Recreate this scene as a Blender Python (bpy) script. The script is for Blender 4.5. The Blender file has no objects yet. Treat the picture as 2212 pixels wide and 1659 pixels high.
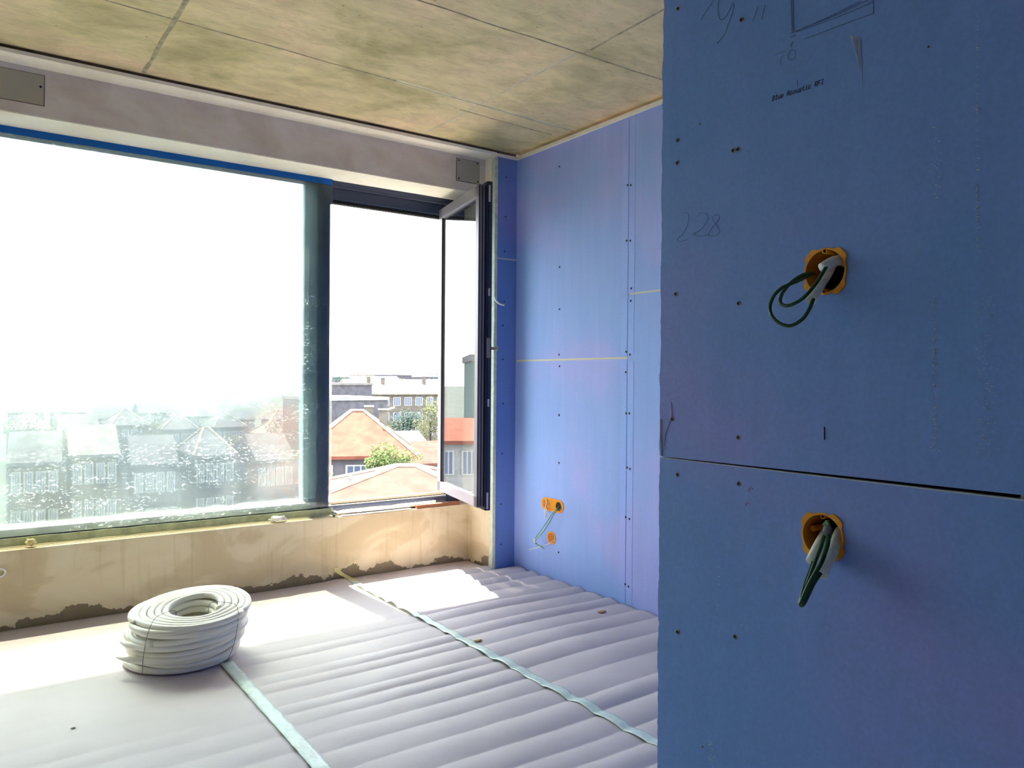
import bpy, bmesh, math, random
from mathutils import Vector, Matrix, noise
random.seed(7)
S = bpy.context.scene
COL = S.collection

# ------------------------------------------------------------------ camera
F_PX, YAW, PITCH, ROLL = 1659.08, math.radians(35.3016), math.radians(-0.3175), math.radians(0.4361)
fw = Vector((math.sin(YAW)*math.cos(PITCH), math.cos(YAW)*math.cos(PITCH), math.sin(PITCH)))
r0 = Vector((math.cos(YAW), -math.sin(YAW), 0)); u0 = r0.cross(fw)
rt = r0*math.cos(ROLL) + u0*math.sin(ROLL); up = rt.cross(fw)
cd = bpy.data.cameras.new('camera'); cam = bpy.data.objects.new('camera', cd); COL.objects.link(cam)
cd.sensor_fit = 'HORIZONTAL'; cd.sensor_width = 36; cd.lens = 36*F_PX/2212
cd.clip_start = 0.02; cd.clip_end = 3000
cam.matrix_world = Matrix(((rt.x, up.x, -fw.x, 0), (rt.y, up.y, -fw.y, 0), (rt.z, up.z, -fw.z, 0), (0, 0, 0, 1)))
S.camera = cam

def at(px, py, ax, val):                       # world point where the line of sight meets plane axis=val
    d = fw + rt*((px-1106)/F_PX) - up*((py-829.5)/F_PX)
    return d*(val/d[ax])

# ------------------------------------------------------------------ light
SUN_E, SKY_E = 20.0, 4.6
S.view_settings.view_transform = 'Standard'; S.view_settings.look = 'None'
S.view_settings.gamma = 1; S.view_settings.exposure = 0.87
S.cycles.max_bounces = 16; S.cycles.diffuse_bounces = 10; S.cycles.transparent_max_bounces = 16; S.view_settings.use_curve_mapping = False
w = bpy.data.worlds.new('world'); S.world = w; w.use_nodes = True
nt = w.node_tree; bg = nt.nodes['Background']
tc = nt.nodes.new('ShaderNodeTexCoord'); sx = nt.nodes.new('ShaderNodeSeparateXYZ'); nt.links.new(tc.outputs['Generated'], sx.inputs[0])
cr = nt.nodes.new('ShaderNodeValToRGB'); nt.links.new(sx.outputs['Z'], cr.inputs['Fac'])
cr.color_ramp.elements[0].position = 0.0; cr.color_ramp.elements[0].color = (0.96, 0.97, 1.0, 1)
cr.color_ramp.elements[1].position = 0.9; cr.color_ramp.elements[1].color = (0.80, 0.90, 1.0, 1)
nt.links.new(cr.outputs[0], bg.inputs['Color']); bg.inputs['Strength'].default_value = SKY_E
sl = bpy.data.lights.new('sun', 'SUN'); sl.energy = SUN_E; sl.angle = math.radians(0.9); sl.color = (1, 0.87, 0.66)
so = bpy.data.objects.new('sun', sl); COL.objects.link(so)
SUN_DIR = Vector((0.03, -0.462, -1)).normalized()
so.rotation_euler = SUN_DIR.to_track_quat('-Z', 'Y').to_euler(); so.location = (2, 8, 8)

# ------------------------------------------------------------------ helpers
def tag(o, label=None, cat=None, group=None, kind=None):
    if label: o['label'] = label
    if cat: o['category'] = cat
    if group: o['group'] = group
    if kind: o['kind'] = kind
    return o
def empty(name, loc=(0, 0, 0), **k):
    o = bpy.data.objects.new(name, None); COL.objects.link(o); o.location = loc; o.empty_display_size = 0.1
    return tag(o, **k)
def link(name, bm, m, parent=None, smooth=False, origin=None, **k):
    bmesh.ops.recalc_face_normals(bm, faces=bm.faces[:])
    if origin is not None:
        bmesh.ops.translate(bm, verts=bm.verts[:], vec=-Vector(origin))
    me = bpy.data.meshes.new(name); bm.to_mesh(me); bm.free()
    for p in me.polygons: p.use_smooth = smooth
    for mm in (m if isinstance(m, (list, tuple)) else [m]): me.materials.append(mm)
    o = bpy.data.objects.new(name, me); COL.objects.link(o)
    if origin is not None: o.location = origin
    if parent:
        o.parent = parent
        pl = parent.matrix_basis.translation
        q = parent.parent
        while q: pl = pl + q.matrix_basis.translation; q = q.parent
        o.location = o.location - pl
    return tag(o, **k)
def box(bm, a, b, bev=0.0):
    vs = [bm.verts.new((x, y, z)) for x in (a[0], b[0]) for y in (a[1], b[1]) for z in (a[2], b[2])]
    fs = [bm.faces.new([vs[i] for i in q]) for q in ((0, 1, 3, 2), (4, 6, 7, 5), (0, 4, 5, 1), (2, 3, 7, 6), (0, 2, 6, 4), (1, 5, 7, 3))]
    if bev > 0:
        es = list({e for f in fs for e in f.edges}); bmesh.ops.bevel(bm, geom=es, offset=bev, segments=2, affect='EDGES', profile=0.6)
def bx(a, b, bev=0.0):
    bm = bmesh.new(); box(bm, a, b, bev); return bm
def catmull(pts, n=10, closed=False):
    P = [Vector(p) for p in pts]; out = []
    N = len(P); rng = range(N if closed else N-1)
    for i in rng:
        g = (lambda k: P[k % N]) if closed else (lambda k: P[max(0, min(N-1, k))])
        p0, p1, p2, p3 = g(i-1), g(i), g(i+1), g(i+2)
        for j in range(n):
            t = j/n
            out.append(0.5*((2*p1)+(p2-p0)*t+(2*p0-5*p1+4*p2-p3)*t*t+(3*p1-p0-3*p2+p3)*t**3))
    if not closed: out.append(P[-1])
    return out
def tube(bm, pts, rad, seg=10, closed=False, caps=True, ribs=None):
    n = len(pts); rings = []; prev = None
    for i, p in enumerate(pts):
        a = pts[(i-1) % n] if (closed or i > 0) else p
        b = pts[(i+1) % n] if (closed or i < n-1) else p
        t = (b-a).normalized()
        if prev is None:
            h = Vector((0, 0, 1)) if abs(t.z) < 0.9 else Vector((1, 0, 0))
            nx = t.cross(h).normalized()
        else:
            nx = (prev - t*prev.dot(t)).normalized()
        prev = nx; ny = t.cross(nx)
        r = rad(i/(n-1)) if callable(rad) else rad
        rings.append([bm.verts.new(p + nx*(r*math.cos(2*math.pi*k/seg)) + ny*(r*math.sin(2*math.pi*k/seg))) for k in range(seg)])
    m = n if closed else n-1
    for i in range(m):
        A, B = rings[i], rings[(i+1) % n]
        for k in range(seg): bm.faces.new((A[k], A[(k+1) % seg], B[(k+1) % seg], B[k]))
    if caps and not closed: bm.faces.new(rings[0]); bm.faces.new(rings[-1][::-1])
def pipe(pts, r_out, r_in, seg=18, step=None):         # open hollow conduit, corrugated when step is given
    bm = bmesh.new()
    L = sum((pts[i+1]-pts[i]).length for i in range(len(pts)-1))
    if step:
        N = int(L/step)*4
        tot = 0; cum = [0]
        for i in range(len(pts)-1): tot += (pts[i+1]-pts[i]).length; cum.append(tot)
        q = []; j = 0
        for i in range(N+1):
            s = L*i/N
            while j < len(cum)-2 and cum[j+1] < s: j += 1
            q.append(pts[j].lerp(pts[j+1], (s-cum[j])/max(1e-9, cum[j+1]-cum[j])))
        tube(bm, q, lambda t: r_out-(0.0015 if (round(t*N) % 4) in (2, 3) else 0), seg, caps=False)
        tube(bm, q[:], r_in, seg, caps=False)
    else:
        tube(bm, pts, r_out, seg, caps=False); tube(bm, pts, r_in, seg, caps=False)
    bm.edges.ensure_lookup_table()
    be = [e for e in bm.edges if e.is_boundary]
    # close the rims
    loops = []; seen = set()
    for e in be:
        if e in seen: continue
        st = [e]; comp = []
        while st:
            x = st.pop()
            if x in seen: continue
            seen.add(x); comp.append(x)
            for v in x.verts: st.extend([y for y in v.link_edges if y.is_boundary and y not in seen])
        loops.append(comp)
    cen = lambda c: sum((v.co for e in c for v in e.verts), Vector())/(2*len(c))
    used = set()
    for i in range(len(loops)):
        for j in range(i+1, len(loops)):
            if i in used or j in used: continue
            if (cen(loops[i])-cen(loops[j])).length < 1e-4:
                bmesh.ops.bridge_loops(bm, edges=loops[i]+loops[j]); used |= {i, j}
    return bm
def fbm(x, y, z=0, s=1): return noise.fractal(Vector((x*s, y*s, z*s)), 0.6, 2.0, 4)

# ------------------------------------------------------------------ materials
def mat(name, col, rough=0.7, metal=0, noise_amt=0.0, nscale=8, col2=None, bump=0.0, bscale=40, spec=0.3, stretch=None, detail=5, lo=.35, hi=.65, trans=0):
    m = bpy.data.materials.new(name); m.use_nodes = True; t = m.node_tree; b = t.nodes['Principled BSDF']
    b.inputs['Base Color'].default_value = (*col, 1); b.inputs['Roughness'].default_value = rough
    b.inputs['Metallic'].default_value = metal; b.inputs['Specular IOR Level'].default_value = spec
    if trans: b.inputs['Transmission Weight'].default_value = trans
    g = t.nodes.new('ShaderNodeTexCoord'); mp = t.nodes.new('ShaderNodeMapping'); t.links.new(g.outputs['Object'], mp.inputs[0])
    if stretch: mp.inputs['Scale'].default_value = stretch
    if col2 is not None or noise_amt:
        n = t.nodes.new('ShaderNodeTexNoise'); n.inputs['Scale'].default_value = nscale; n.inputs['Detail'].default_value = detail
        t.links.new(mp.outputs[0], n.inputs['Vector'])
        c = t.nodes.new('ShaderNodeValToRGB'); c.color_ramp.elements[0].position = lo; c.color_ramp.elements[1].position = hi
        c2 = col2 if col2 is not None else tuple(max(0, x*(1-noise_amt)) for x in col)
        c.color_ramp.elements[0].color = (*c2, 1); c.color_ramp.elements[1].color = (*col, 1)
        t.links.new(n.outputs['Fac'], c.inputs[0]); t.links.new(c.outputs[0], b.inputs['Base Color'])
    if bump:
        n = t.nodes.new('ShaderNodeTexNoise'); n.inputs['Scale'].default_value = bscale; n.inputs['Detail'].default_value = 6
        t.links.new(mp.outputs[0], n.inputs['Vector'])
        k = t.nodes.new('ShaderNodeBump'); k.inputs['Strength'].default_value = bump; k.inputs['Distance'].default_value = 0.01
        t.links.new(n.outputs['Fac'], k.inputs['Height']); t.links.new(k.outputs[0], b.inputs['Normal'])
    return m
def N(t, kind, **k):
    n = t.nodes.new(kind)
    for a, v in k.items():
        if hasattr(n, a): setattr(n, a, v)
        else: n.inputs[a].default_value = v
    return n
def ramp(t, src, stops):
    c = t.nodes.new('ShaderNodeValToRGB'); e = c.color_ramp.elements
    while len(e) < len(stops): e.new(0.5)
    for i, (p, col) in enumerate(stops): e[i].position = p; e[i].color = (*col, 1) if len(col) == 3 else col
    t.links.new(src, c.inputs[0]); return c.outputs[0]
def mixc(t, fac, a, b, mode='MIX'):
    n = t.nodes.new('ShaderNodeMix'); n.data_type = 'RGBA'; n.blend_type = mode
    for s, v in ((n.inputs[0], fac), (n.inputs[6], a), (n.inputs[7], b)):
        if isinstance(v, bpy.types.NodeSocket): t.links.new(v, s)
        elif isinstance(v, (int, float)): s.default_value = v
        else: s.default_value = (*v, 1)
    return n.outputs[2]
def noi(t, vec, scale, detail=5, dist=0.0, rough=0.5):
    n = t.nodes.new('ShaderNodeTexNoise'); n.inputs['Scale'].default_value = scale; n.inputs['Detail'].default_value = detail
    n.inputs['Distortion'].default_value = dist; n.inputs['Roughness'].default_value = rough; t.links.new(vec, n.inputs['Vector']); return n.outputs['Fac']
def mapped(t, scale=(1, 1, 1), loc=(0, 0, 0)):
    g = t.nodes.new('ShaderNodeNewGeometry'); mp = t.nodes.new('ShaderNodeMapping'); t.links.new(g.outputs['Position'], mp.inputs[0])
    mp.inputs['Scale'].default_value = scale; mp.inputs['Location'].default_value = loc; return mp.outputs[0]
def math_(t, op, a, b=None, clamp=False):
    n = t.nodes.new('ShaderNodeMath'); n.operation = op; n.use_clamp = clamp
    for s, v in ((n.inputs[0], a), (n.inputs[1], b)):
        if v is None: continue
        if isinstance(v, bpy.types.NodeSocket): t.links.new(v, s)
        else: s.default_value = v
    return n.outputs[0]
def newmat(name, rough=0.8, spec=0.3):
    m = bpy.data.materials.new(name); m.use_nodes = True; t = m.node_tree; b = t.nodes['Principled BSDF']
    b.inputs['Roughness'].default_value = rough; b.inputs['Specular IOR Level'].default_value = spec
    return m, t, b
def bumpn(t, b, h, strength=0.3, dist=0.01):
    k = t.nodes.new('ShaderNodeBump'); k.inputs['Strength'].default_value = strength; k.inputs['Distance'].default_value = dist
    t.links.new(h, k.inputs['Height']); t.links.new(k.outputs[0], b.inputs['Normal'])

def concrete():
    m, t, b = newmat('formwork_concrete', 0.75, 0.25)
    v = mapped(t, (1, 1, 1)); vs = mapped(t, (0.9, 1.7, 1))
    big = noi(t, v, 1.5, 5, 0.5, 0.6); mid = noi(t, vs, 5.5, 7, 0.4, 0.66); fine = noi(t, mapped(t, (.8, 2.4, 1)), 26, 5, 0.3)
    c = ramp(t, big, [(0.36, (0.45, 0.39, 0.22)), (0.48, (0.65, 0.55, 0.34)), (0.56, (0.66, 0.54, 0.35)), (0.66, (0.78, 0.60, 0.41))])
    s = ramp(t, mid, [(0.34, (0.80, 0.80, 0.78)), (0.5, (0.97, 0.97, 0.96)), (0.66, (1.12, 1.11, 1.08))])
    c = mixc(t, 1.0, c, s, 'MULTIPLY')
    s = ramp(t, fine, [(0.3, (0.80, 0.78, 0.74)), (0.42, (1, 1, 1))]); c = mixc(t, 0.8, c, s, 'MULTIPLY')
    vo = t.nodes.new('ShaderNodeTexVoronoi'); vo.inputs['Scale'].default_value = 9; t.links.new(v, vo.inputs['Vector'])
    pit = ramp(t, vo.outputs['Distance'], [(0.035, (0.45, 0.42, 0.36)), (0.06, (1, 1, 1))]); c = mixc(t, 0.8, c, pit, 'MULTIPLY')
    t.links.new(c, b.inputs['Base Color']); bumpn(t, b, mid, 0.15, 0.01); return m
def board_blue(name, pale=1.0, c=((.15, .30, .70), (.175, .305, .73), (.245, .29, .73))):
    m, t, b = newmat(name, 0.62, 0.35)
    v = mapped(t, (1, 1, 1)); vs = mapped(t, (5, 5, 0.5))
    a = noi(t, v, 1.6, 3); s = noi(t, vs, 3.5, 6, 0.3, 0.6); f = noi(t, v, 160, 2)
    k = pale
    c = ramp(t, a, [(0.38, tuple(q*k for q in c[0])), (0.5, tuple(q*k for q in c[1])), (0.62, tuple(q*k for q in c[2]))])
    c = mixc(t, 1.0, c, ramp(t, s, [(0.35, (0.96, 0.965, 0.975)), (0.62, (1.01, 1.01, 1.01)), (0.8, (1.12, 1.10, 1.07))]), 'MULTIPLY')
    # rubbed chalk scuffs running down the sheet
    sc = noi(t, mapped(t, (14, 14, 26)), 2.2, 8, 0.2, 0.75); msk = noi(t, vs, 1.9, 2)
    sm = math_(t, 'MULTIPLY', math_(t, 'GREATER_THAN', sc, 0.70), math_(t, 'GREATER_THAN', msk, 0.56))
    c = mixc(t, math_(t, 'MULTIPLY', sm, 0.55), c, (0.62*k, 0.68*k, 0.74*k))
    c = mixc(t, 0.5, c, ramp(t, f, [(0.3, (0.9, 0.9, 0.9)), (0.7, (1.08, 1.08, 1.08))]), 'MULTIPLY')
    t.links.new(c, b.inputs['Base Color']); bumpn(t, b, f, 0.08, 0.001); return m
def parapet_plaster():
    m, t, b = newmat('patchy_cream_plaster', 0.85, 0.2)
    v = mapped(t); g = t.nodes.new('ShaderNodeNewGeometry'); sp = t.nodes.new('ShaderNodeSeparateXYZ'); t.links.new(g.outputs['Position'], sp.inputs[0])
    a = noi(t, mapped(t, (1, 1, 1.7)), 2.1, 3, 1.1); e = noi(t, v, 13, 7, 0.5, 0.62); e2 = noi(t, v, 3.2, 3)
    c = ramp(t, a, [(0.40, (0.60, 0.50, 0.33)), (0.47, (0.64, 0.545, 0.37)), (0.50, (0.70, 0.61, 0.43)), (0.66, (0.74, 0.66, 0.48))])
    dr = noi(t, mapped(t, (9, 9, 0.7)), 3, 4); c = mixc(t, 0.6, c, ramp(t, dr, [(0.34, (0.85, 0.84, 0.80)), (0.45, (1, 1, 1))]), 'MULTIPLY')
    # bare render showing where the skim coat stops short of the floor
    h = math_(t, 'ADD', math_(t, 'MULTIPLY', math_(t, 'SUBTRACT', e, 0.5), 0.16), math_(t, 'MULTIPLY', math_(t, 'SUBTRACT', e2, 0.44), 0.26))
    lim = math_(t, 'ADD', h, -1.235)
    bare = math_(t, 'LESS_THAN', sp.outputs['Z'], lim)
    c = mixc(t, bare, c, mixc(t, e, (0.17, 0.14, 0.09), (0.30, 0.25, 0.17)))
    t.links.new(c, b.inputs['Base Color']); bumpn(t, b, math_(t, 'SUBTRACT', e, math_(t, 'MULTIPLY', bare, 0.8)), 0.25, 0.006); return m
def plain_plaster(name, c1, c2, scale=3, bump=0.1):
    m, t, b = newmat(name, 0.85, 0.2)
    a = noi(t, mapped(t, (1, 1, 1.6)), scale, 4, 0.8); f = noi(t, mapped(t), 30, 4)
    c = ramp(t, a, [(0.36, c1), (0.62, c2)]); c = mixc(t, 0.5, c, ramp(t, f, [(0.3, (0.9, 0.9, 0.9)), (0.6, (1, 1, 1))]), 'MULTIPLY')
    t.links.new(c, b.inputs['Base Color']); bumpn(t, b, f, bump, 0.004); return m
def underlay():
    m, t, b = newmat('foam_underlay', 0.6, 0.35)
    v = mapped(t); q = noi(t, mapped(t, (1, 3.5, 1)), 34, 3, 0.2); a = noi(t, v, 2.2, 3)
    c = ramp(t, a, [(0.35, (0.55, 0.49, 0.51)), (0.65, (0.61, 0.55, 0.57))])
    g = t.nodes.new('ShaderNodeNewGeometry'); sp = t.nodes.new('ShaderNodeSeparateXYZ'); t.links.new(g.outputs['Position'], sp.inputs[0])
    t.links.new(c, b.inputs['Base Color']); bumpn(t, b, q, 0.16, 0.004); return m
def film():
    m = bpy.data.materials.new('crinkled_plastic_film'); m.use_nodes = True; t = m.node_tree; t.nodes.clear()
    out = t.nodes.new('ShaderNodeOutputMaterial')
    tr0 = N(t, 'ShaderNodeBsdfTransparent', Color=(0.84, 0.87, 0.83, 1)); rf = N(t, 'ShaderNodeBsdfRefraction', Color=(0.70, 0.84, 0.84, 1), Roughness=0.33, IOR=1.25)
    tr = N(t, 'ShaderNodeMixShader', Fac=0.6); t.links.new(tr0.outputs[0], tr.inputs[1]); t.links.new(rf.outputs[0], tr.inputs[2]); tl = N(t, 'ShaderNodeBsdfTranslucent', Color=(0.80, 0.93, 0.93, 1))
    df = N(t, 'ShaderNodeBsdfGlossy', Color=(0.9, 0.95, 0.95, 1), Roughness=0.25)
    fac = noi(t, mapped(t, (7, 1, 15)), 6.5, 7, 0.5, 0.7); band = noi(t, mapped(t, (0.9, 1, 5.5)), 1.6, 3, 0.8)
    spk = math_(t, 'MULTIPLY', math_(t, 'MULTIPLY', math_(t, 'SUBTRACT', fac, 0.555), 10, True), math_(t, 'MULTIPLY', math_(t, 'SUBTRACT', band, 0.46), 6, True))
    soft = noi(t, mapped(t, (1.3, 1, 0.9)), 1.8, 4, 1.0)
    f = math_(t, 'ADD', math_(t, 'ADD', 0.03, math_(t, 'MULTIPLY', spk, 0.6)), math_(t, 'MULTIPLY', math_(t, 'SUBTRACT', soft, 0.45), 0.15), True)
    mx = t.nodes.new('ShaderNodeMixShader'); t.links.new(f, mx.inputs[0]); t.links.new(tr.outputs[0], mx.inputs[1]); t.links.new(tl.outputs[0], mx.inputs[2])
    m2 = t.nodes.new('ShaderNodeMixShader'); m2.inputs[0].default_value = 0.05; t.links.new(mx.outputs[0], m2.inputs[1]); t.links.new(df.outputs[0], m2.inputs[2])
    t.links.new(m2.outputs[0], out.inputs[0]); return m
def glass():
    m = bpy.data.materials.new('window_glass'); m.use_nodes = True; t = m.node_tree; t.nodes.clear()
    out = t.nodes.new('ShaderNodeOutputMaterial'); tr = N(t, 'ShaderNodeBsdfTransparent', Color=(0.93, 0.96, 0.95, 1)); gl = N(t, 'ShaderNodeBsdfGlossy', Roughness=0.0)
    lw = N(t, 'ShaderNodeLayerWeight', Blend=0.5); f = math_(t, 'ADD', math_(t, 'MULTIPLY', math_(t, 'POWER', lw.outputs['Facing'], 3.0), 1.15), 0.04, True)
    mx = t.nodes.new('ShaderNodeMixShader'); t.links.new(f, mx.inputs[0]); t.links.new(tr.outputs[0], mx.inputs[1]); t.links.new(gl.outputs[0], mx.inputs[2]); t.links.new(mx.outputs[0], out.inputs[0]); return m
def tape_clear(name, col, tcol, f=0.6):
    m = bpy.data.materials.new(name); m.use_nodes = True; t = m.node_tree; b = t.nodes['Principled BSDF']; out = t.nodes['Material Output']
    b.inputs['Roughness'].default_value = 0.3
    n = noi(t, mapped(t, (1, 1, 1)), 26, 5, 1.0); c = ramp(t, n, [(0.35, tuple(x*0.85 for x in col)), (0.6, col)]); t.links.new(c, b.inputs['Base Color']); bumpn(t, b, n, 0.6, 0.006)
    tr = N(t, 'ShaderNodeBsdfTransparent', Color=(*tcol, 1)); mx = t.nodes.new('ShaderNodeMixShader'); mx.inputs[0].default_value = f
    t.links.new(tr.outputs[0], mx.inputs[1]); t.links.new(b.outputs[0], mx.inputs[2]); t.links.new(mx.outputs[0], out.inputs[0]); return m

M_conc = concrete(); M_blue = board_blue('blue_plasterboard'); CP = ((.29, .46, .92), (.31, .455, .92), (.38, .45, .92)); M_blue_pale = board_blue('blue_plasterboard_dusty_lit', 1.0, CP); M_strip = board_blue('blue_return_board', 1.0, ((.15, .26, .60), (.17, .265, .60), (.22, .265, .60)))  # far boards: paler copy of the blue, dust and brighter light in its colour
M_par = parapet_plaster(); M_grey = plain_plaster('grey_skim_plaster', (0.62, 0.535, 0.48), (0.72, 0.655, 0.61))
M_white = plain_plaster('white_skim_plaster', (0.84, 0.79, 0.68), (0.90, 0.86, 0.77)); M_wall = plain_plaster('back_plaster', (0.42, 0.42, 0.40), (0.50, 0.50, 0.48))
M_mat = underlay(); M_film = film(); M_glass = glass()
M_navy = mat('anthracite_aluminium', (0.022, 0.035, 0.085), 0.32, 0.2, spec=0.6)
M_gasket = mat('rubber_gasket', (0.012, 0.013, 0.016), 0.6)
M_sashgrey = mat('pale_grey_aluminium', (0.21, 0.20, 0.25), 0.4, 0.0)
M_alu = mat('bare_aluminium', (0.55, 0.55, 0.6), 0.35, 0.7)
M_orange = mat('orange_plastic', (0.80, 0.33, 0.012), 0.45, spec=0.4, noise_amt=0.15, nscale=60)
M_cup = mat('shaded_orange_plastic', (0.50, 0.17, 0.01), 0.5)  # darker orange for the cup: inside shade put into the colour
M_orange_b = mat('bright_orange_plastic', (0.95, 0.34, 0.01), 0.45)
M_conduit = mat('white_conduit', (0.82, 0.88, 0.86), 0.4, spec=0.5)
M_cable = mat('green_cable', (0.010, 0.075, 0.035), 0.35, spec=0.5)
M_cable_l = mat('light_green_cable', (0.16, 0.36, 0.18), 0.4)
M_pe = mat('milky_polythene', (0.82, 0.79, 0.70), 0.38, spec=0.5)
M_pe.node_tree.nodes['Principled BSDF'].inputs['Subsurface Weight'].default_value = 0.25
M_pe.node_tree.nodes['Principled BSDF'].inputs['Subsurface Radius'].default_value = (0.02, 0.02, 0.015)
M_wire = mat('dark_wire', (0.12, 0.13, 0.12), 0.5, 0.5)
M_hole = mat('screw_black', (0.006, 0.006, 0.008), 0.6)
M_screw = mat('grey_screw', (0.25, 0.27, 0.30), 0.4, 0.6)
M_fray = mat('torn_paper', (0.50, 0.54, 0.58), 0.8)
M_pencil = mat('pencil', (0.06, 0.085, 0.17), 0.7); M_pencil_f = mat('faint_pencil', (0.085, 0.125, 0.26), 0.7); M_ink = mat('print_ink', (0.01, 0.012, 0.03), 0.6)
M_magenta = mat('magenta_marker', (0.30, 0.03, 0.30), 0.6)
M_bluetape = mat('blue_masking_tape', (0.0, 0.11, 0.42), 0.55)
M_cream = mat('masking_tape', (0.55, 0.60, 0.36), 0.6, noise_amt=0.3, nscale=20)
M_yell = mat('yellow_tape', (0.66, 0.60, 0.28), 0.6)
M_tape = tape_clear('sealing_tape', (0.80, 0.93, 0.87), (0.9, 0.96, 0.94), 0.82)
M_gap = mat('gypsum_gap', (0.80, 0.76, 0.60), 0.9)
M_paper = mat('white_paper', (0.85, 0.84, 0.80), 0.8)
M_foam = mat('pale_foam_strip', (0.62, 0.70, 0.60), 0.9, noise_amt=0.2, nscale=30, bump=0.5, bscale=50)
M_brown = mat('brown_gap', (0.12, 0.085, 0.065), 0.9, noise_amt=0.4, nscale=15)
M_tan = mat('tan_cardboard', (0.45, 0.27, 0.12), 0.9)
M_beige = mat('beige_knob', (0.55, 0.46, 0.30), 0.5)
M_terra = mat('terracotta', (0.30, 0.12, 0.07), 0.8)
M_dark = mat('dark_void', (0.02, 0.02, 0.02), 0.9)
M_slab = mat('screed', (0.30, 0.28, 0.25), 0.9, noise_amt=0.3)

# ------------------------------------------------------------------ room geometry
ZF, ZC = -1.2584, 1.4976
XR, YB, XS, YW, YG = 3.03, 4.239, 2.868, 4.564, 4.385
ZP, ZSOF, YFR = -0.871, 1.264, 4.65
XN, YN, ZN = 1.09, 1.0443, -0.1463
XL, YBACK = -2.4, -2.6
YOUT = 4.95
def struct(name, bm, m, parent=None, **k): return link(name, bm, m, parent, kind=None if parent else 'structure', **k)

floor = struct('floor', bx((XL-.2, YBACK-.2, ZF-.25), (XR+.2, YOUT-.02, ZF-.035)), M_slab)
ceil_o = struct('ceiling', bx((XL-.2, YBACK-.2, ZC+.03), (XR+.2, YOUT, ZC+.28)), M_conc)
# formwork seams
def seam(p, q, w, m, h=0.006, jit=0.35):
    bm = bmesh.new(); p = Vector(p); q = Vector(q); d = (q-p); n = Vector((-d.y, d.x, 0)).normalized(); K = max(8, int(d.length/0.04)); prev = None
    for i in range(K+1):
        c = p+d*(i/K) + n*(noise.noise(Vector((i*.21, p.x*3, p.y)))*0.006); ww = w*(1+jit*noise.noise(Vector((i*.7, p.x, 3.3))))
        a = bm.verts.new((c.x-n.x*ww, c.y-n.y*ww, ZC+.0302)); b = bm.verts.new((c.x, c.y, ZC+.03-h)); e = bm.verts.new((c.x+n.x*ww, c.y+n.y*ww, ZC+.0302))
        if prev: bm.faces.new((prev[0], prev[1], b, a)); bm.faces.new((prev[1], prev[2], e, b))
        prev = (a, b, e)
    return link('formwork_seam', bm, m, ceil_o)
M_seam = mat('seam_concrete', (0.43, 0.38, 0.26), 0.9, noise_amt=0.4, nscale=25)
M_seam_l = mat('pale_seam_concrete', (0.66, 0.60, 0.46), 0.9, noise_amt=0.25, nscale=12)
# (the ceiling sits 3 cm above the plaster line, so seams are scaled out from the measured plane)
k_ = (ZC+.03)/ZC
for p, q, ww, mm in [((-2.4, 3.31), (2.27, 3.527), .005, M_seam), ((-2.4, 2.72), (2.95, 2.70), .005, M_seam), ((2.27, 3.527), (3.03, 3.57), .004, M_seam),
                     ((.70, 4.23/k_), (.715, 1.2), .011, M_seam), ((2.268, 4.16), (2.268, 2.7), .007, M_seam_l), ((2.30, 2.7), (2.25, 1.2), .007, M_seam),
                     ((2.22, 3.66), (2.90, 3.70), .004, M_seam), ((1.75, 3.50), (2.95, 3.57), .020, M_seam_l)]:
    seam((p[0]*k_, p[1]*k_, 0), (min(q[0]*k_, XR), q[1]*k_, 0), ww, mm, .0015 if mm == M_seam_l else .003)

# window wall: parapet, head beam, soffit, ledges
wall_w = empty('wall_window', (0, YW, 0), kind='structure')
bm = bmesh.new()                                             # parapet, gridded front so the plaster can undulate a little
box(bm, (XL, YW, ZF-.03), (XR+.2, YOUT, ZP), 0.003)
link('parapet', bm, M_par, wall_w)
link('sill_ledge', bx((XL, YFR-.02, ZP-.001), (XS, YOUT+.16, ZP+.012)), M_white, wall_w)
link('beam', bx((XL, YG, ZSOF), (XS+.2, 4.79, ZC-.002)), M_grey, wall_w)
link('beam_soffit', bx((XL, YG+.002, ZSOF-.006), (XS, YFR, ZSOF+.002)), M_white, wall_w)
link('top_ledge', bx((XL, YB+.004, ZC-.004), (XS, YG+.004, ZC+.014)), M_white, wall_w)
bm = bmesh.new(); box(bm, (XL, YB+.012, ZC+.014), (XR, YB+.10, ZC+.032)); link('shadow_gap', bm, M_brown, wall_w)
bm = bmesh.new(); box(bm, (XL, YB+.10, ZC+.0), (XS, YOUT, ZC+.031)); link('beam_top', bm, M_grey, wall_w)
# reveal on the right of the window
link('reveal', bx((XS, YB+.013, ZF-.03), (XR+.2, YOUT, ZC+.03)), M_white, wall_w)
link('reveal_lower', bx((XS-.004, YB+.013, ZF-.03), (XS+.002, YW+.001, ZP+.1)), M_par, wall_w)
# left end of the ribbon window, carried on out of view for more daylight
WL = -1.9
link('left_pier', bx((XL, YG+.02, ZP-.01), (WL, YOUT, ZSOF+.01)), M_white, wall_w)
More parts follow.
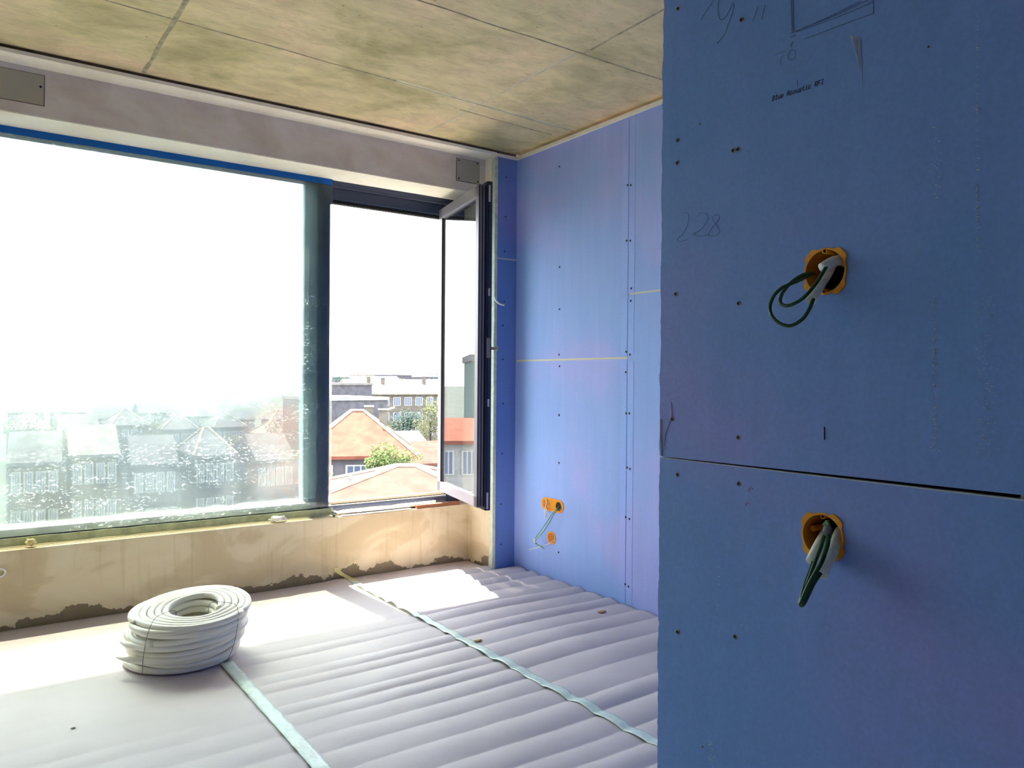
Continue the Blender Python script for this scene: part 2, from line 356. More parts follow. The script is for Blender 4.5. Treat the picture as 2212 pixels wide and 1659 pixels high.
# blue return strip beside the window
wall_s = empty('wall_return', (XS, YB, 0), kind='structure')
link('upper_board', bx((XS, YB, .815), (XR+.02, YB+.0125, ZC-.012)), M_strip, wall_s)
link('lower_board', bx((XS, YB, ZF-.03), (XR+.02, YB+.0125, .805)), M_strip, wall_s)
link('board_gap', bx((XS+.002, YB+.004, .803), (XR, YB+.0129, .817)), M_gap, wall_s)
link('cornice_strip', bx((XS-.0, YB-.004, ZC-.014), (XR, YB+.0128, ZC+.008)), M_white, wall_s)
bm = bmesh.new(); pr = None
for i in range(120):                                        # ragged foam edge of the return
    z = ZF-.02 + (ZC-ZF-.0)*i/119; j = noise.noise(Vector((0, 3, z*6)))*.005
    a = bm.verts.new((XS-.016+j, YB+.001, z)); b = bm.verts.new((XS+.004, YB-.0035, z)); c = bm.verts.new((XS-.012+j, YB+.05, z)); d_ = bm.verts.new((XS+.004, YB+.05, z))
    if pr:
        bm.faces.new((pr[0], pr[1], b, a)); bm.faces.new((pr[2], pr[0], a, c)); bm.faces.new((pr[1], pr[3], d_, b))
    pr = (a, b, c, d_)
link('foam_edge', bm, M_foam, wall_s)

# far right wall
wall_r = empty('wall_right', (XR, 2, 0), kind='structure')
JY = 3.155
link('upper_board', bx((XR, JY+.0012, .134), (XR+.18, YB+.01, ZC-.012)), M_blue_pale, wall_r)
link('lower_board', bx((XR, JY+.0012, ZF-.03), (XR+.18, YB+.01, .122)), M_blue_pale, wall_r)
link('board_gap', bx((XR+.004, JY, .12), (XR+.17, YB, .136)), M_gap, wall_r)
link('upper_board', bx((XR, YBACK, .492), (XR+.18, JY-.0012, ZC-.012)), M_blue_pale, wall_r)
link('lower_board', bx((XR, YBACK, ZF-.03), (XR+.18, JY-.0012, .482)), M_blue_pale, wall_r)
link('board_gap', bx((XR+.004, YBACK, .48), (XR+.17, JY, .494)), M_gap, wall_r)
M_taper = board_blue('tapered_board_edge', 1.06, CP)
for y0, y1 in ((JY+.004, JY+.05), (JY-.05, JY-.004)):
    for z0, z1 in ((ZF, .11), (.15, .475), (.5, ZC-.02)): link('tapered_edge', bx((XR-.0012, y0, z0), (XR+.002, y1, z1)), M_taper, wall_r)
link('joint', bx((XR+.001, JY-.002, ZF), (XR+.17, JY+.002, ZC-.02)), M_strip, wall_r)
link('cornice_strip', bx((XR-.012, YBACK, ZC-.014), (XR+.18, YB, ZC+.008)), M_white, wall_r)

# screws
def screw_mesh(r, fray):
    bm = bmesh.new(); prof = [(0, .0006), (r*.45, .0006), (r*.62, .0003), (r*.95, .0005), (r*1.0, .0012), (r*1.22, .0012), (r*1.5, .0)]
    rings = []
    for i, (rr, h) in enumerate(prof):
        if rr == 0: rings.append([bm.verts.new((0, 0, h))]*12); continue
        rings.append([bm.verts.new((rr*math.cos(k*math.pi/6)*(1+(0.12*math.sin(k*2.3) if i > 3 else 0)), rr*math.sin(k*math.pi/6), h)) for k in range(12)])
    for i in range(len(prof)-1):
        for k in range(12):
            v = [rings[i][k], rings[i][(k+1) % 12], rings[i+1][(k+1) % 12], rings[i+1][k]]; u = []
            for x in v:
                if x not in u: u.append(x)
            f = bm.faces.new(u); f.material_index = 0 if i < 3 else 1
    me = bpy.data.meshes.new('screw'); bm.to_mesh(me); bm.free()
    me.materials.append(M_hole); me.materials.append(fray); return me
ME_S1 = screw_mesh(0.0031, M_screw); ME_S2 = screw_mesh(0.0036, M_pencil)
def screw(me, loc, nrm, parent, sc=1.0):
    o = bpy.data.objects.new('screw', me); COL.objects.link(o); o.parent = parent
    o.matrix_basis = Matrix.Translation(Vector(loc)-parent.location) @ Vector(nrm).to_track_quat('Z', 'Y').to_matrix().to_4x4() @ Matrix.Diagonal((sc, sc, sc*1.0, 1))
    return o
for px, py in [(1209, 360), (1209, 577), (1209, 668), (1208, 766), (1209, 791), (1208, 897), (1208, 1000), (1207, 1193), (1353, 760), (1361, 766), (1364, 623), (1363, 650), (1352, 804),
               (1353, 893), (1360, 893), (1355, 1010), (1361, 1013), (1352, 1117), (1360, 1121), (1351, 1262), (1358, 1267), (1354, 520), (1362, 520), (1356, 400), (1363, 400)]:
    p = at(px, py, 0, XR); screw(ME_S2, (XR-.0016, p.y, p.z), (-1, 0, 0), wall_r, 1.25)
for px, py in [(1093, 383), (1092, 468), (1090, 543), (1089, 651), (1086, 703), (1086, 776), (1087, 872), (1085, 980), (1082, 1089), (1082, 1176)]:
    p = at(px, py, 1, YB); screw(ME_S2, (p.x, YB-.0004, p.z), (0, -1, 0), wall_s, 1.15)

# near pier: two blue boards with round cut-outs
wall_p = empty('wall_pier', (XN, YN, 0), kind='structure')
link('pier_core', bx((XN+.052, .38, ZF-.03), (XN+.09, YN-.03, ZC+.03)), M_dark, wall_p)
link('pier_end', bx((XN+.013, YN-.03, ZF-.03), (XR, YN-.012, ZC+.03)), M_blue, wall_p)
BOXES = [((0.6965, 0.1725), 0.10), ((0.6965, -0.2405), -0.08)]     # (y, z) centre, roll
HOLE_R = 0.0345
def board(name, z0, z1, hole, dr):
    bm = bmesh.new(); edge = []
    K = 160
    L = [(YN + 0.0035*fbm(0, 1.7, z0+(z1-z0)*i/K, 9) + .002*noise.noise(Vector((0, 0, i*.9))), z0+(z1-z0)*i/K) for i in range(K+1)]
    Rr = [(0.4155+(-.18-z)*-0.022 if z < -.1 else .40, z) for z in (z1, z0)]
    L[0] = (L[0][0], z0)
    pts = L + [(y, z+(dr if z == z0 else 0)) for y, z in Rr]
    vs = [bm.verts.new((XN, y, z)) for y, z in pts]
    for i in range(len(vs)): edge.append(bm.edges.new((vs[i], vs[(i+1) % len(vs)])))
    cv = [bm.verts.new((XN, hole[0]+HOLE_R*math.cos(a*math.pi/24), hole[1]+HOLE_R*math.sin(a*math.pi/24))) for a in range(48)]
    for i in range(48): edge.append(bm.edges.new((cv[i], cv[(i+1) % 48])))
    bmesh.ops.triangle_fill(bm, use_beauty=True, use_dissolve=False, edges=edge)
    r = bmesh.ops.extrude_face_region(bm, geom=bm.faces[:])
    bmesh.ops.translate(bm, verts=[v for v in r['geom'] if isinstance(v, bmesh.types.BMVert)], vec=(0.0125, 0, 0))
    return link(name, bm, M_blue, wall_p)
board('upper_board', ZN+.0010, ZC+.02, BOXES[0][0], .0042)
board('lower_board', ZF-.03, ZN-.0010, BOXES[1][0], 0)
link('cut_edge', bx((XN-.0003, .405, ZN-.0020), (XN+.012, YN-.004, ZN-.0006)), M_fray, wall_p)
bm = bmesh.new(); box(bm, (XN+.01, .2, ZF-.03), (XN+.05, .425, ZC)); link('plaster_beside_board', bm, M_wall, wall_p)
for px, py in [(1465, 19), (1602, 43), (1464, 303), (1584, 325), (1594, 323), (1463, 352), (1460, 635), (1596, 655), (1452, 905), (1595, 945), (1464, 1025), (1596, 1045), (1464, 1365), (1588, 1375)]:
    p = at(px, py, 0, XN); screw(ME_S1, (XN-.0002, p.y, p.z), (-1, 0, 0), wall_p, 1.0)
for px, py in [(2006, 101), (1512, 268), (1518, 1613)]:
    p = at(px, py, 0, XN); screw(ME_S1, (XN-.0002, p.y, p.z), (-1, 0, 0), wall_p, .45)

# pencil writing, printed line and small marker rings on the pier board
def stroke(bm, pts, w=0.0007, smooth=True):
    P = [at(x, y, 0, XN-.0006) for x, y in pts]
    if smooth and len(P) > 2: P = catmull(P, 7)
    tube(bm, P, w*.5, 4)
def crop4(pts): return [(1420+x/2.793, y/2.793) for x, y in pts]
def strokes(name, lst, m, w, **k):
    bm = bmesh.new()
    for s in lst: stroke(bm, crop4(s), w, True)
    return link(name, bm, m, wall_p, **k)
strokes('pencil_scribble', [[(262, 120), (300, 60), (335, 8), (345, -12)], [(372, -10), (364, 50), (372, 105), (392, 118), (428, 75), (455, 12)], [(462, 20), (448, 90), (425, 150), (405, 205), (362, 260)],
        [(574, 132), (590, 85), (606, 40)], [(628, 122), (640, 75), (650, 28)]], M_pencil, .0008)
strokes('pencil_drawing', [[(806, -20), (812, 190)], [(818, -20), (820, 186)], [(808, 200), (1000, 118), (1232, 6)], [(880, 168), (1080, 90), (1292, -12)], [(835, 195), (1100, 98), (1302, 12)],
        [(802, 226), (835, 214)], [(1303, -10), (1303, 82)], [(886, 236), (1100, 155), (1303, 80)], [(816, 250), (804, 284)], [(846, 480), (846, 525)]], M_pencil, .0008)
strokes('pencil_number', [[(710, 330), (745, 318), (776, 310)], [(752, 335), (742, 370), (745, 392)], [(800, 308), (788, 340), (800, 362), (824, 352), (834, 318), (815, 300), (800, 308)]], M_pencil, .0007)
strokes('pencil_number', [[(150, 1288), (184, 1288), (186, 1340), (160, 1400), (122, 1440), (130, 1458), (186, 1444)],
        [(238, 1305), (262, 1286), (296, 1290), (300, 1330), (262, 1385), (216, 1412), (262, 1426), (312, 1412)],
        [(366, 1292), (332, 1308), (345, 1345), (376, 1395), (352, 1420), (308, 1420), (330, 1375), (374, 1318), (366, 1292)]], M_pencil_f, .0007)
bm = bmesh.new(); stroke(bm, [(1780.5, 922), (1780.5, 950)], .0014); link('pencil_tick', bm, M_ink, wall_p)
bm = bmesh.new()
for cx, cy in ((1622, 1058), (1615, 1090)): stroke(bm, [(cx+5*math.cos(a), cy+4*math.sin(a)) for a in (2.2, 3.2, 4.2, 5.2, 6.2)], .0007)
link('marker_ring', bm, M_magenta, wall_p)
G57 = {'B': ['11110', '10001', '10001', '11110', '10001', '10001', '11110'], 'l': ['01100', '00100', '00100', '00100', '00100', '00100', '01110'], 'u': ['00000', '00000', '10001', '10001', '10001', '10011', '01101'],
       'e': ['00000', '00000', '01110', '10001', '11111', '10000', '01110'], 'A': ['01110', '10001', '10001', '11111', '10001', '10001', '10001'], 'c': ['00000', '00000', '01110', '10000', '10000', '10001', '01110'],
       'o': ['00000', '00000', '01110', '10001', '10001', '10001', '01110'], 's': ['00000', '00000', '01111', '10000', '01110', '00001', '11110'], 't': ['01000', '01000', '11100', '01000', '01000', '01001', '00110'],
       'i': ['00100', '00000', '01100', '00100', '00100', '00100', '01110'], 'R': ['11110', '10001', '10001', '11110', '10100', '10010', '10001'], 'F': ['11111', '10000', '10000', '11110', '10000', '10000', '10000'],
       'I': ['01110', '00100', '00100', '00100', '00100', '00100', '01110'], ' ': ['00000']*7}
bm = bmesh.new(); ya, za = 0.7965, 0.4665; pitch = (0.7965-0.7015)/17/6
for i, ch in enumerate('Blue Acoustic RFI'):
    for r_, row in enumerate(G57[ch]):
        for c_, b_ in enumerate(row):
            if b_ == '1':
                y = ya-(i*6+c_)*pitch - (6-r_)*.00018; z = za-.0008*i/17 + (6-r_)*.00122
                box(bm, (XN-.0005, y-pitch*.62, z), (XN+.0003, y+pitch*.2, z+.00105))
link('printed_line', bm, M_ink, wall_p)
# chalky rub mark and the broken corner
bm = bmesh.new()
rub = [(1838, 80, 2), (1848, 84, 8), (1852, 105, 7), (1856, 130, 5), (1859, 160, 3), (1860, 195, 1.5)]
M_chalk = mat('chalk_rub', (0.50, 0.55, 0.64), .9)
# flat smear made of many fine scratches
for k in range(17):
    o_ = (k-8)/8
    stroke(bm, [(x+wd*o_+random.uniform(-.6, .6), y+random.uniform(-2, 2)) for x, y, wd in rub[:random.choice((3, 3, 4, 4, 5, 6))]], .00035)
link('chalk_rub', bm, M_chalk, wall_p)
bm = bmesh.new()
for x0, x1, y0, y1, n_ in [(2010, 2034, 250, 430, 46), (2004, 2028, 640, 975, 150), (2106, 2114, 20, 560, 120), (2106, 2150, 640, 990, 110), (1525, 1545, 1590, 1659, 22), (1545, 1552, 1210, 1320, 8)]:
    for k in range(n_):
        x = random.gauss((x0+x1)/2, (x1-x0)/5); y = y0+(y1-y0)*random.random()**.8
        l_ = random.choice((1, 1.5, 3, 5)); stroke(bm, [(x, y), (x+l_, y+random.uniform(-.6, 1.2))], random.choice((.0005, .0008, .0013)))
link('scuff_marks', bm, mat('scuff', (0.46, 0.54, 0.66), .9), wall_p)
bm = bmesh.new(); stroke(bm, [(1449, 868), (1451, 895), (1446, 912), (1437, 940), (1434, 965)], .0018); link('board_crease', bm, M_fray, wall_p)
bm = bmesh.new(); stroke(bm, [(1427, 905), (1427, 940), (1429, 978), (1427, 984)], .004); link('broken_corner', bm, M_fray, wall_p)

# enclosure
struct('wall_left', bx((XL-.2, YBACK, ZF-.03), (XL, YOUT, ZC+.03)), M_wall)
struct('wall_back', bx((XL-.2, YBACK-.2, ZF-.03), (XR+.2, YBACK, ZC+.03)), M_blue)

# ------------------------------------------------------------------ window
win = empty('window_1', ((WL+XS)/2, YFR, ZP), kind='structure')
MX0, MX1 = 1.815, 1.872                      # mullion
OX1 = XS-.112
bm = bmesh.new()                              # outer frame: stepped profiles
def hprof(zs, y0, y1, x0=WL, x1=XS): box(bm, (x0, y0, zs[0]), (x1, y1, zs[1]), .002)
hprof((1.225, ZSOF), YFR, YFR+.09); hprof((1.150, 1.222), YFR+.03, YFR+.10, MX1-.01, XS)
hprof((ZP+.006, ZP+.05), YFR+.012, YFR+.11); hprof((ZP+.05, ZP+.066), YFR+.055, YFR+.11)
box(bm, (OX1, YFR, ZP+.01), (XS, YFR+.09, ZSOF-.001), .002); box(bm, (OX1-.012, YFR+.05, ZP+.02), (OX1, YFR+.1, ZSOF-.03), .002)
box(bm, (WL, YFR, ZP+.01), (WL+.06, YFR+.09, ZSOF), .002)
link('window_frame', bm, M_navy, win)
link('frame_strip', bx((MX1+.002, YFR+.02, 1.2245), (OX1, YFR+.035, 1.247), .001), M_sashgrey, win)
bm = bmesh.new(); 
for z in (1.128, 1.138, 1.147): box(bm, (MX1, YFR+.06, z), (OX1, YFR+.10, z+.0055), .001)
link('head_gasket', bm, M_gasket, win)
bm = bmesh.new(); box(bm, (MX0, YFR-.002, ZP+.006), (MX1, YFR+.09, ZSOF-.002), .002); link('mullion', bm, M_navy, win)
bm = bmesh.new(); box(bm, (1.725, YFR+.05, ZP+.05), (MX0+.001, YFR+.10, 1.224), .002)
link('fixed_frame', bm, mat('green_grey_aluminium', (0.30, 0.44, 0.45), 0.45), win)
link('fixed_bottom_rail', bx((WL+.05, YFR+.012, ZP+.05), (1.80, YFR+.10, ZP+.088), .003), mat('sunlit_pale_rail', (0.62, 0.62, 0.56), 0.5), win)  # bottom piece of the frame, coloured pale to carry its sunlit look
link('glass_pane', bx((WL+.05, YFR+.07, ZP+.06), (1.73, YFR+.078, 1.225)), M_glass, win)
bm = bmesh.new(); box(bm, (MX1, YFR+.02, ZP+.05), (OX1-.01, YFR+.034, ZP+.058), .001); box(bm, (MX1, YFR+.045, ZP+.062), (OX1-.01, YFR+.054, ZP+.078), .001)
link('bottom_rail', bm, mat('cream_rail', (0.60, 0.55, 0.46), 0.5), win)

# open sash, hinged at the right jamb, free edge towards the room
HP = Vector((2.665, 4.655, 0)); FE = Vector((2.492, 3.878, 0)); sd = (FE-HP); SW = sd.length; sd.normalize(); sn = Vector((-sd.y, sd.x, 0))*1.0
if sn.x < 0: sn = -sn
sash = empty('opening_sash', (0, 0, 0)); sash.parent = win
SM = Matrix(((sd.x, sn.x, 0, HP.x), (sd.y, sn.y, 0, HP.y), (0, 0, 1, 0), (0, 0, 0, 1)))   # local: u along leaf, v thickness, w up
sash.matrix_basis = Matrix.Translation(-win.location) @ SM
def slink(name, bm, m, par=None, **k):
    bmesh.ops.recalc_face_normals(bm, faces=bm.faces[:]); me = bpy.data.meshes.new(name); bm.to_mesh(me); bm.free(); me.materials.append(m)
    o = bpy.data.objects.new(name, me); COL.objects.link(o); o.parent = par or sash; return tag(o, **k)
z0, z1 = -.770, 1.172; fwid = .066
bm = bmesh.new(); box(bm, (0, 0, z0), (fwid, .04, z1), .002); box(bm, (SW-fwid*.8, 0, z0), (SW, .04, z1), .002); box(bm, (0, 0, z0), (SW, .0395, z0+fwid), .002); box(bm, (0, 0, z1-fwid), (SW, .0395, z1), .002)
slink('outer_frame', bm, M_sashgrey)
bm = bmesh.new(); za, zb = z0-.018, z1+.018; f2 = .07
for a, b in (((-.01, .048, za), (f2, .082, zb)), ((SW-f2+.016, .048, za), (SW+.016, .082, zb)), ((-.01, .048, za), (SW+.016, .0815, za+f2)), ((-.01, .048, zb-f2), (SW+.016, .0815, zb))): box(bm, a, b, .002)
slink('inner_frame', bm, M_navy)
bm = bmesh.new(); box(bm, (SW-.012, .036, z0+.004), (SW-.001, .05, z1-.004)); box(bm, (.003, .036, z0+.004), (SW-.01, .05, z0+.016)); box(bm, (.003, .036, z1-.016), (SW-.01, .05, z1-.004)); box(bm, (.003, .036, z0+.004), (.014, .05, z1-.004))
box(bm, (SW-.0005, .001, z0+.01), (SW+.0035, .006, z1-.01)); box(bm, (SW-.0005, .022, z0+.01), (SW+.0030, .027, z1-.01))
g_ = slink('gasket', bm, M_gasket)
slink('glass_pane', bx((fwid-.01, .014, z0+fwid-.01), (SW-fwid*.8+.01, .020, z1-fwid+.01)), M_glass)
bm = bmesh.new(); box(bm, (fwid-.004, .004, z0+fwid-.004), (fwid+.001, .013, z1-fwid+.004)); slink('glazing_bead', bm, M_gasket)
bm = bmesh.new(); box(bm, (SW+.001, .052, za+.02), (SW+.018, .060, zb-.02), .001); slink('edge_groove', bm, M_gasket)
for py, h_ in ((632, .045), (870, .045)):
    z = at(1056, py, 1, 3.87).z; slink('lock_plate', bx((SW+.0165, .058, z-h_/2), (SW+.0195, .070, z+h_/2), .001), M_alu)
z = at(1056, 752, 1, 3.87).z; slink('lock_case', bx((SW+.0165, .050, z-.06), (SW+.020, .074, z+.06), .001), M_sashgrey)
bm = bmesh.new(); tube(bm, [Vector((SW-.035, .08, z)), Vector((SW-.035, .118, z))], .009, 12); tube(bm, [Vector((SW-.035, .118, z)), Vector((SW-.035, .124, z)), Vector((SW-.035, .14, z))], .0165, 16)
slink('handle_spindle', bm, M_beige)
for py in (420, 1080):
    z = at(1056, py, 1, 3.87).z; slink('corner_drive', bx((SW+.0165, .056, z-.05), (SW+.021, .068, z+.05), .002), M_alu)

# ------------------------------------------------------------------ film, tapes, sill things
def thing_mesh(name, bm, m, label, cat, group=None, smooth=False, kind=None):
    cs = [v.co for v in bm.verts]; c = Vector((sum(v.x for v in cs)/len(cs), sum(v.y for v in cs)/len(cs), min(v.z for v in cs)))
    return link(name, bm, m, None, smooth, origin=c, label=label, cat=cat, group=group, kind=kind)
bm = bmesh.new(); NX, NZ = 190, 120; grid = []
FX0, FX1, FZ0, FZ1 = WL+.01, 1.884, ZP+.055, 1.243
for i in range(NX+1):
    row = []
    for j in range(NZ+1):
        x = FX0+(FX1-FX0)*i/NX; z = FZ0+(FZ1-FZ0)*j/NZ; e = min((FX1-x)/.06, (z-FZ0)/.05, (FZ1-z)/.05, 1)
        d = 0.012*e*(0.6*fbm(x, 0, z, 2.2)+0.35*abs(noise.noise(Vector((x*9+z*4, 5, z*2)))))
        row.append(bm.verts.new((x, YFR-.010-abs(d), z)))
    grid.append(row)
for i in range(NX):
    for j in range(NZ): bm.faces.new((grid[i][j], grid[i+1][j], grid[i+1][j+1], grid[i][j+1]))
thing_mesh('plastic_film', bm, M_film, 'clear crinkled protective plastic film taped over the large fixed window', 'plastic film', smooth=True)
# blue tape along the top
def ribbon(path, wvec, th, m_off=0.0):
    bm = bmesh.new(); prev = None
    for i, p in enumerate(path):
        wv = wvec(i) if callable(wvec) else wvec
        a = [bm.verts.new(p-wv*.5+th*0), bm.verts.new(p+wv*.5), bm.verts.new(p+wv*.5+th), bm.verts.new(p-wv*.5+th)]
        if prev:
            for k in range(4): bm.faces.new((prev[k], prev[(k+1) % 4], a[(k+1) % 4], a[k]))
        else: bm.faces.new(a)
        prev = a
    bm.faces.new(prev[::-1]); return bm
path = [Vector((FX0+(1.876-FX0)*i/60, YFR-.020, 1.2405+.0025*noise.noise(Vector((i*.3, 0, 0))))) for i in range(61)]
thing_mesh('masking_tape', ribbon(path, Vector((0, 0, .038)), Vector((0, .003, 0))), M_bluetape, 'bright blue masking tape strip along the top edge of the plastic film', 'tape')
path = [Vector((FX0+(1.89-FX0)*i/80, YFR-.030+.003*noise.noise(Vector((i*.35, 1, 0))), ZP+.030+.004*noise.noise(Vector((i*.5, 0, 2))))) for i in range(81)]
thing_mesh('masking_tape', ribbon(path, Vector((0, 0.006, .040)), Vector((0, .004, 0))), M_cream, 'pale green crumpled tape strip along the bottom edge of the plastic film', 'tape')
def lump(c, r, sc, m, name, label, cat, seed, group=None, amp=.5):
    bm = bmesh.new(); bmesh.ops.create_icosphere(bm, subdivisions=3, radius=1)
    for v in bm.verts:
        n = v.co.normalized(); k = 1+amp*noise.fractal(n*1.7+Vector((seed, 0, 0)), .7, 2, 3); v.co = Vector((n.x*sc[0], n.y*sc[1], n.z*sc[2]))*r*k
        v.co += Vector(c)
    return thing_mesh(name, bm, m, label, cat, group, smooth=True)
p = at(66, 1172, 1, YFR-.045); lump((p.x, YFR-.05, ZP+.026), .018, (1.1, .8, 1), M_yell, 'tape_scrap', 'small yellow tape knot on the sill at the far left of the window', 'tape scrap', 2)
p = at(600, 1118, 1, YFR-.05); lump((p.x, YFR-.055, ZP+.022), .026, (1.9, .9, .62), M_paper, 'tape_scrap', 'crumpled white tape wad at the bottom of the film, left of the mullion', 'tape scrap', 9)
p = at(722, 1104, 1, YFR-.05); lump((p.x, YFR-.055, ZP+.019), .02, (1, 1, .8), mat('grey_wad', (0.42, 0.45, 0.42), .7), 'tape_scrap', 'small grey tape wad on the sill just right of the mullion', 'tape scrap', 5)
# sheets lying on the sill of the opening
def sheet(outline, z, th, wav, m, name, label, cat):
    bm = bmesh.new(); P = catmull([Vector((x, y, 0)) for x, y in outline], 4, True)
    top = [bm.verts.new((q.x, q.y, z+th+wav*noise.noise(Vector((q.x*12, q.y*12, 0))))) for q in P]; bot = [bm.verts.new((q.x, q.y, z)) for q in P]
    bm.faces.new(top); bm.faces.new(bot[::-1]); n = len(P)
    for i in range(n): bm.faces.new((bot[i], bot[(i+1) % n], top[(i+1) % n], top[i]))
    return thing_mesh(name, bm, m, label, cat)
sheet([(1.93, 4.60), (2.2, 4.592), (2.42, 4.60), (2.50, 4.592), (2.62, 4.625), (2.64, 4.652), (2.5, 4.66), (2.3, 4.648), (2.05, 4.655), (1.93, 4.64)], ZP+.013, .014, .008, M_paper, 'protective_sheet', 'crumpled white sheet lying on the sill under the open window', 'sheet')
thing_mesh('sill_strip', bx((1.93, YW+.002, ZP+.0005), (2.42, YW+.03, ZP+.006), .001), M_paper, 'thin white strip along the front edge of the open window sill', 'strip')
thing_mesh('sill_batten', bx((2.46, YW+.004, ZP+.0005), (2.80, YW+.04, ZP+.022), .002), M_terra, 'reddish brown batten on the sill below the open sash', 'batten')

# ------------------------------------------------------------------ access covers on the beam
def cover(x0, x1, z0, z1, label, scr):
    t = empty('access_panel', ((x0+x1)/2, YG, z0), label=label, cat='access panel')
    link('cover', bx((x0, YG-.006, z0), (x1, YG-.0002, z1), .001), mat('grey_cover', (0.42, 0.39, 0.32), .8, noise_amt=.08, nscale=4), t)
    bm = bmesh.new(); box(bm, (x0-.003, YG-.0025, z0-.003), (x1+.003, YG-.0002, z1+.003)); link('shadow_joint', bm, M_brown, t)
    for a, b in scr: screw(ME_S2, (a, YG-.0063, b), (0, -1, 0), t, 1.2)
cover(-.25, .297, 1.318, 1.462, 'large grey access panel on the beam above the left of the window', [(.283, 1.405)])
cover(2.640, 2.818, 1.322, 1.468, 'small square grey access panel at the right end of the beam', [(2.655, 1.455), (2.655, 1.335), (2.805, 1.335), (2.80, 1.456)])

# ------------------------------------------------------------------ underlay mats with waves
def ridges(seed, y0, y1, smin, smax):
    r = random.Random(seed); out = []; y = y1
    while y > y0:
        s = r.uniform(smin, smax); out.append((y, s, r.uniform(.55, 1.0), r.uniform(-.5, .5))); y -= s
    return out
R_R = ridges(3, -2.7, 4.32, .12, .20); R_M = ridges(11, -2.7, 3.75, .09, .17); R_L = ridges(23, -2.7, 3.5, .10, .2)
def wave(R, x, y, amp, sharp=.8):
    yy = y + .05*noise.noise(Vector((x*1.1, y*.6, 4))) - .02*x
    for (yt, s, a, b) in R:
        if yt-s <= yy < yt:
            t = (yt-yy)/s
            lump_ = math.sin(math.pi*t)**sharp
            f = .55+.45*noise.noise(Vector((x*1.3+b*9, yt*3, 1)))*1.3
            return amp*a*max(.15, f+.25)*lump_
    return 0
ZM = ZF-.012
def hR(x, y): 
    fade = max(0, min(1, (4.62-y)/.35)); return ZM + .004 + wave(R_R, x, y, .021)*fade + .002*fbm(x, y, 0, 3)
def hM(x, y):
    fade = max(0, min(1, (3.75-y)/.3)); k = .45+.55*max(0, min(1, (x-.95)/.5)); return ZM + .003 + wave(R_M, x, y, .0125)*fade*k + .002*fbm(x, y, 2, 3) + (.012*math.exp(-((x-1.9)/.08)**2-((y-4.5)/.1)**2))
def hL(x, y):
    fade = max(0, min(1, (3.4-y)/.4)); return ZM + .003 + wave(R_L, x, y, .007)*fade + .0015*fbm(x, y, 7, 3)
def matmesh(x0, x1, y0, y1, h, nx, ny, xe0=None, xe1=None):
    bm = bmesh.new(); G = []
    for i in range(nx+1):
        row = []
        for j in range(ny+1):
            y = y0+(y1-y0)*j/ny; a = x0+(xe0(y) if xe0 else 0); b = x1+(xe1(y) if xe1 else 0); x = a+(b-a)*i/nx
            row.append(bm.verts.new((x, y, h(x, y))))
        G.append(row)
    for i in range(nx):
        for j in range(ny): bm.faces.new((G[i][j], G[i+1][j], G[i+1][j+1], G[i][j+1]))
    # skirt so the sheet has thickness
    B = [G[i][0] for i in range(nx+1)] + [G[nx][j] for j in range(1, ny+1)] + [G[i][ny] for i in range(nx-1, -1, -1)] + [G[0][j] for j in range(ny-1, 0, -1)]
    lo = [bm.verts.new((v.co.x, v.co.y, ZF-.0345)) for v in B]
    for i in range(len(B)): bm.faces.new((B[i], B[(i+1) % len(B)], lo[(i+1) % len(B)], lo[i]))
    bm.faces.new(lo)
    return bm
thing_mesh('foam_underlay', matmesh(XL+.01, .932, YBACK+.02, YW-.003, hL, 60, 620), M_mat, 'smooth pale foam underlay strip on the floor under the white pipe coil', 'underlay', 'foam underlay strips on the floor', True)
thing_mesh('foam_underlay', matmesh(.936, 1.955, YN+.03, YW-.003, hM, 40, 560), M_mat, 'middle pale foam underlay strip on the floor between the two tape seams', 'underlay', 'foam underlay strips on the floor', True)
bm = matmesh(1.959, XR-.003, YN+.03, YW-.003, hR, 46, 640, None, lambda y: 0 if y < YB-.006 else XS-.010-XR+.003)
thing_mesh('foam_underlay', bm, M_mat, 'strongly rippled foam underlay strip on the floor along the blue wall', 'underlay', 'foam underlay strips on the floor', True)
def seam_tape(xf, y0, y1, wd, hfun, m, name, label, n=260):
    bm = bmesh.new(); pr = None
    for i in range(n+1):
        y = y0+(y1-y0)*i/n; c = xf(y); row = []
        for k in range(5):
            x = c+wd*(k/4-.5)+.002*noise.noise(Vector((k*3, y*8, 0))); z = hfun(x, y)+.0035+.0025*abs(noise.noise(Vector((x*40, y*22, 0))))
            row.append(bm.verts.new((x, y, z)))
        if pr:
            for k in range(4): bm.faces.new((pr[k], pr[k+1], row[k+1], row[k]))
        pr = row
    g = bmesh.ops.extrude_face_region(bm, geom=bm.faces[:]); bmesh.ops.translate(bm, verts=[v for v in g['geom'] if isinstance(v, bmesh.types.BMVert)], vec=(0, 0, -.0012))
    return thing_mesh(name, bm, m, label, 'tape', 'tape over the underlay seams', True)
seam_tape(lambda y: .938+.006*noise.noise(Vector((0, y, 0))), YN+.05, 3.50, .056, lambda x, y: max(hL(x, y), hM(x, y)), M_tape, 'seam_tape', 'pale mint tape over the floor seam running from the pipe coil')
seam_tape(lambda y: 1.957+.012*noise.noise(Vector((4, y*1.3, 0))), YN+.05, 4.55, .048, lambda x, y: max(hM(min(x, 1.955), y), hR(max(x, 1.96), y)), M_tape, 'seam_tape', 'pale mint tape over the floor seam running from below the open window', 330)
bm = bmesh.new(); P = [Vector((1.885, YW-.006, ZF+.07)), Vector((1.90, YW-.010, ZF+.045)), Vector((1.93, YW-.012, ZF+.02)), Vector((1.955, YW-.04, ZF+.006)), Vector((1.965, YW-.12, ZF+.004))]
